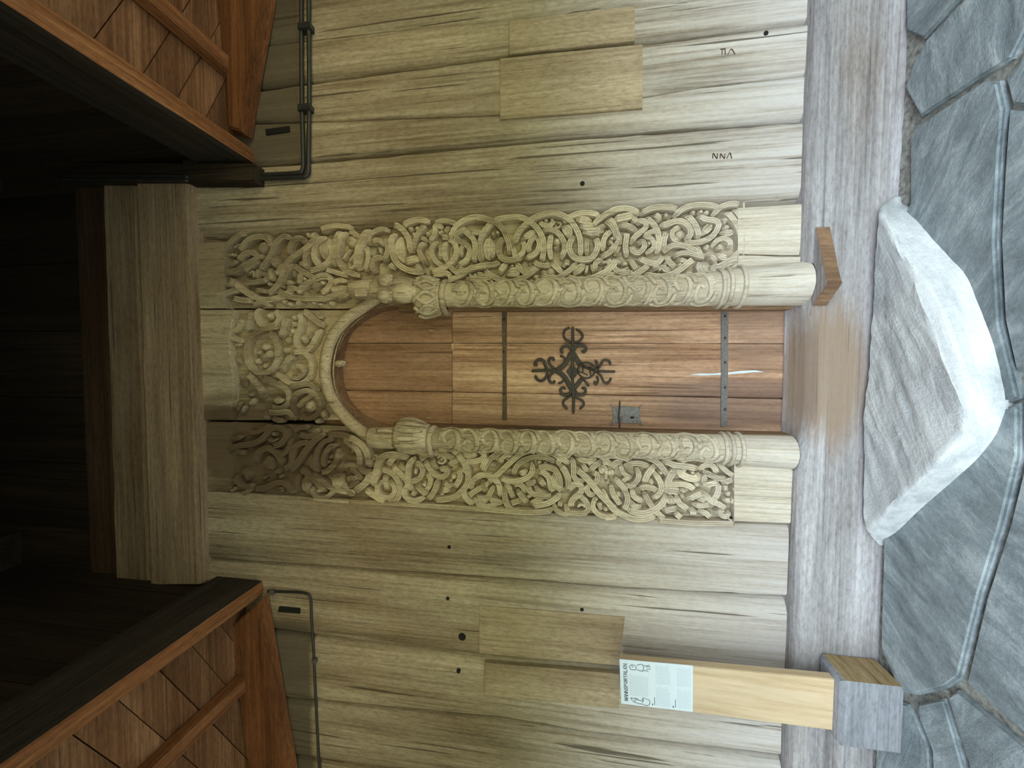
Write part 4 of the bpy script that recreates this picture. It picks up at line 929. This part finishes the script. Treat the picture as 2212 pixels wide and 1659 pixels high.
# ------------------------------------------------------------------ sign stand
sg = tag(empty('sign_stand', F(1950, 1550)), 'pine board on a grey block carrying a white text sheet', 'sign')
fb0, fb1 = F(1953, 1485), F(1944, 1633)
YF = (fb0.y + fb1.y) / 2; ZB0 = W(1816, 1540, YF).z
bm = bmesh.new(); bmesh.ops.create_cube(bm, size=1)
bx0, bx1, by0, by1 = min(fb0.x, fb1.x), max(fb0.x, fb1.x), YF, -.108
for v in bm.verts: v.co = Vector(((bx0 + bx1) / 2 + v.co.x * (bx1 - bx0), (by0 + by1) / 2 + v.co.y * (by1 - by0), ZB0 / 2 + v.co.z * ZB0))
bmesh.ops.bevel(bm, geom=[e for e in bm.edges if all(v.co.z > ZB0 - .01 for v in e.verts) or all(v.co.x < bx0 + .01 for v in e.verts)], offset=.016, segments=1, affect='EDGES')
bs = bmobj('base_block', bm, M['base'], sg); bs.data.materials.append(M['base_side'])
for p in bs.data.polygons:
    if p.normal.x > .8: p.material_index = 1
yb, yt = YF + .05, YF + .105              # the board leans back towards the wall
def bd(px, py, off=0.0):                    # point on the leaning board front
    zb, zt_ = W(1811, 1520, yb).z, W(1340, 1470, yt).z
    y = yb
    for _ in range(6):
        q = W(px, py, y - off); t = (q.z - zb) / (zt_ - zb); y = yb + (yt - yb) * t
    return W(px, py, y - off)
prism('post_board', [bd(a, b) for a, b in ((1339, 1424), (1813, 1468), (1813, 1580), (1343, 1519))], (0, .04, 0), M['pine'], sg, .003)
sheet = prism('text_sheet', [bd(a, b, .003) for a, b in ((1338, 1424), (1497, 1438), (1496.5, 1538), (1342, 1520))], (0, .003, 0), M['paper'], sg, .0005)
sheet['label'] = 'white printed sheet headed MANNSPORTALEN'
c00, c10, c01 = bd(1338, 1424, .0036), bd(1497, 1438, .0036), bd(1342, 1520, .0036)   # top right, bottom right, top left
c11 = bd(1496.5, 1538, .0036)
def sp(u, v):                               # u across the sheet from its left, v down from its top
    return (c01.lerp(c00, u)).lerp(c11.lerp(c10, u), v)
def stroke(name, pts, wd, mat):
    P = catmull([(a, b * 1.4, 0) for a, b in pts], .02); vs, fs = [], []
    for k, p in enumerate(P):
        d = P[min(k + 1, len(P) - 1)] - P[max(k - 1, 0)]; d.normalize(); n_ = Vector((-d.y, d.x, 0)) * wd
        for q in (p + n_, p - n_): vs.append(sp(q.x, q.y / 1.4) + Vector((0, -.0004, 0)))
    for k in range(len(P) - 1): fs.append((2 * k, 2 * k + 1, 2 * k + 3, 2 * k + 2))
    o = meshobj(name, vs, fs, mat); o.parent = sheet; o.matrix_parent_inverse = Matrix.Identity(4); return o
# heading
GL = {'M': [[(0, 1), (.1, 0), (.5, .8), (.9, 0), (1, 1)]], 'A': [[(0, 1), (.15, .15), (.5, 0), (.85, .15), (1, 1)], [(.05, .6), (.95, .6)]], 'N': [[(0, 1), (0, 0), (1, 1), (1, 0)]],
      'S': [[(.95, .12), (.5, 0), (.1, .22), (.5, .5), (.9, .76), (.5, 1), (.05, .88)]], 'P': [[(0, 1), (0, 0)], [(0, 0), (.8, .08), (.85, .4), (0, .52)]],
      'O': [[(.5, 0), (.05, .3), (.05, .7), (.5, 1), (.95, .7), (.95, .3), (.5, 0)]], 'R': [[(0, 1), (0, 0)], [(0, 0), (.8, .08), (.85, .38), (0, .5)], [(.3, .5), (.9, 1)]],
      'T': [[(0, .02), (1, .02)], [(.5, 0), (.4, .6), (.55, 1)]], 'L': [[(.1, 0), (.1, 1)], [(.1, 1), (.9, .97)]], 'E': [[(.9, .08), (.4, 0), (.05, .3), (.05, .7), (.4, 1), (.95, .92)], [(.05, .5), (.8, .5)]]}
word = 'MANNSPORTALEN'; u0, u1 = .075, .915; cw = (u1 - u0) / len(word)
def polystroke(name, pts, wd, mat):
    vs, fs = [], []
    for a, b in zip(pts, pts[1:]):
        a_, b_ = Vector((a[0], a[1] * 1.4, 0)), Vector((b[0], b[1] * 1.4, 0)); d = (b_ - a_); d.normalize(); n_ = Vector((-d.y, d.x, 0)) * wd
        k = len(vs)
        for q in (a_ + n_ - d * wd, a_ - n_ - d * wd, b_ - n_ + d * wd, b_ + n_ + d * wd): vs.append(sp(q.x, q.y / 1.4) + Vector((0, -.0004, 0)))
        fs.append((k, k + 1, k + 2, k + 3))
    return vs, fs
for k, ch in enumerate(word):
    V, Fc = [], []
    for s in GL[ch]:
        vs, fs = polystroke('l', [(u0 + cw * (k + .1 + .76 * a), .052 + .048 * b) for a, b in s], .0062, M['ink'])
        n0 = len(V); V += vs; Fc += [tuple(i + n0 for i in f) for f in fs]
    o = meshobj('letter', V, Fc, M['ink']); o.parent = sheet; o.matrix_parent_inverse = Matrix.Identity(4)
# running text, far too small to read: broken grey lines
def para(ua, ub, va, vb, nl, seed):
    rr = random.Random(seed); V, Fc = [], []
    for i in range(nl):
        v = va + (vb - va) * i / nl; u = ua; e = ub - (rr.random() * .35 * (ub - ua) if i == nl - 1 else rr.random() * .06)
        while u < e:
            wv = min(rr.uniform(.015, .06), e - u); k = len(V)
            for a, b in ((u, v), (u + wv, v), (u + wv, v + (vb - va) / nl * .42), (u, v + (vb - va) / nl * .42)): V.append(sp(a, b) + Vector((0, -.0003, 0)))
            Fc.append((k, k + 1, k + 2, k + 3)); u += wv + .012
    o = meshobj('text_block', V, Fc, M['ink_pale']); o.parent = sheet; o.matrix_parent_inverse = Matrix.Identity(4)
para(.22, .7, .135, .4, 13, 1); para(.05, .49, .5, .7, 11, 2); para(.53, .97, .5, .7, 11, 3); para(.05, .48, .79, .98, 11, 4); para(.53, .97, .79, .98, 11, 5)
for v in (.478, .765):
    stroke('subheading', [(.055, v), (.23, v)], .006, M['ink']); stroke('text_mark', [(.045, v - .03), (.085, v - .03)], .011, M['ink'])
for s in ([(.16, .14), (.09, .17), (.05, .24), (.045, .3), (.02, .36), (.06, .405), (.15, .405), (.17, .36), (.19, .32), (.13, .31), (.12, .26), (.16, .22), (.15, .18), (.16, .14)], [(.07, .2), (.12, .2), (.13, .24)], [(.07, .3), (.13, .32), (.17, .3)],
          [(.86, .14), (.8, .15), (.79, .2), (.82, .23), (.88, .22), (.9, .17), (.86, .14)], [(.8, .24), (.78, .3), (.8, .37), (.77, .4)], [(.9, .24), (.93, .3), (.9, .36), (.93, .42)], [(.8, .32), (.86, .34), (.9, .32)], [(.83, .37), (.84, .43)], [(.88, .37), (.89, .43)], [(.84, .17), (.87, .19)]):
    stroke('drawing_line', s, .006, M['ink'])

# ------------------------------------------------------------------ cables on the wall
pp = tag(empty('cable_pipe', W(660, 380, -.04)), 'double black cable pipe bending round the wall under the roof', 'cable pipe')
for dx, dy in ((0, 0), (16, 0)):
    tube('pipe', [W(652 + dx, -330, -.045), W(651 + dx, 0, -.045), W(652 + dx, 200, -.045), W(655 + dx * .7, 340, -.045), W(653 + dx * .7, 368 + dx * .6, -.045), W(640, 374 + dx * .6, -.045), W(560, 378 + dx * .5, -.045), W(470, 380 + dx * .5, -.045), W(418, 381 + dx * .5, -.06), W(405, 381 + dx * .5, -.095), W(395, 381 + dx * .5, -.1), W(300, 380 + dx * .5, -.1), W(130, 380 + dx * .5, -.1)], .0125, M['pipe'], pp, seg=8, step=.03)
for a, b in ((660, 60), (660, 235), (540, 383)):
    q = W(a, b, -.045); box('pipe_clip', (q.x - .02 if b < 300 else q.x - .035, -.066, q.z - (.04 if b < 300 else .015)), (q.x + (.02 if b < 300 else .035), -.015, q.z + (.04 if b < 300 else .015)), M['pipe'], pp, .004)
tc_ = tag(empty('thin_cable', W(672, 1290, -.03)), 'single thin cable running along the wall above the sign', 'cable')
tube('cable', [W(578, 1278, -.03), W(592, 1278, -.028), W(640, 1279, -.028), W(662, 1282, -.028), W(671, 1292, -.028), W(673, 1340, -.03), W(678, 1420, -.026), W(682, 1510, -.028), W(690, 1659, -.028), W(700, 1800, -.028)], .008, M['pipe'], tc_, seg=7, step=.025)
for a, b in ((589, 1279), (680, 1427)):
    q = W(a, b, -.028); box('cable_clip', (q.x - .015, -.045, q.z - .015), (q.x + .015, -.012, q.z + .015), M['iron_light'], tc_, .004)
# marks cut into the planks by hand
def scratch(pts, y, wd=.0016):
    Q = [W(a, b, y) for a, b in pts]
    ribbon('cut_mark', [(q.x, q.z) for q in Q], wd * 2, .001, on_wall(y), M['beam_brown'], wall, prof=PROF_S)
for p in ([(1556, 106), (1568, 105)], [(1560, 105), (1560, 118)], [(1566, 105), (1567, 118)], [(1572, 118), (1580, 106), (1588, 117)]): scratch(p, -.0245)
for p in ([(1540, 342), (1541, 331), (1549, 342), (1550, 331)], [(1556, 342), (1557, 332), (1565, 342), (1566, 332)], [(1570, 342), (1577, 330), (1581, 342)]): scratch(p, -.0215)
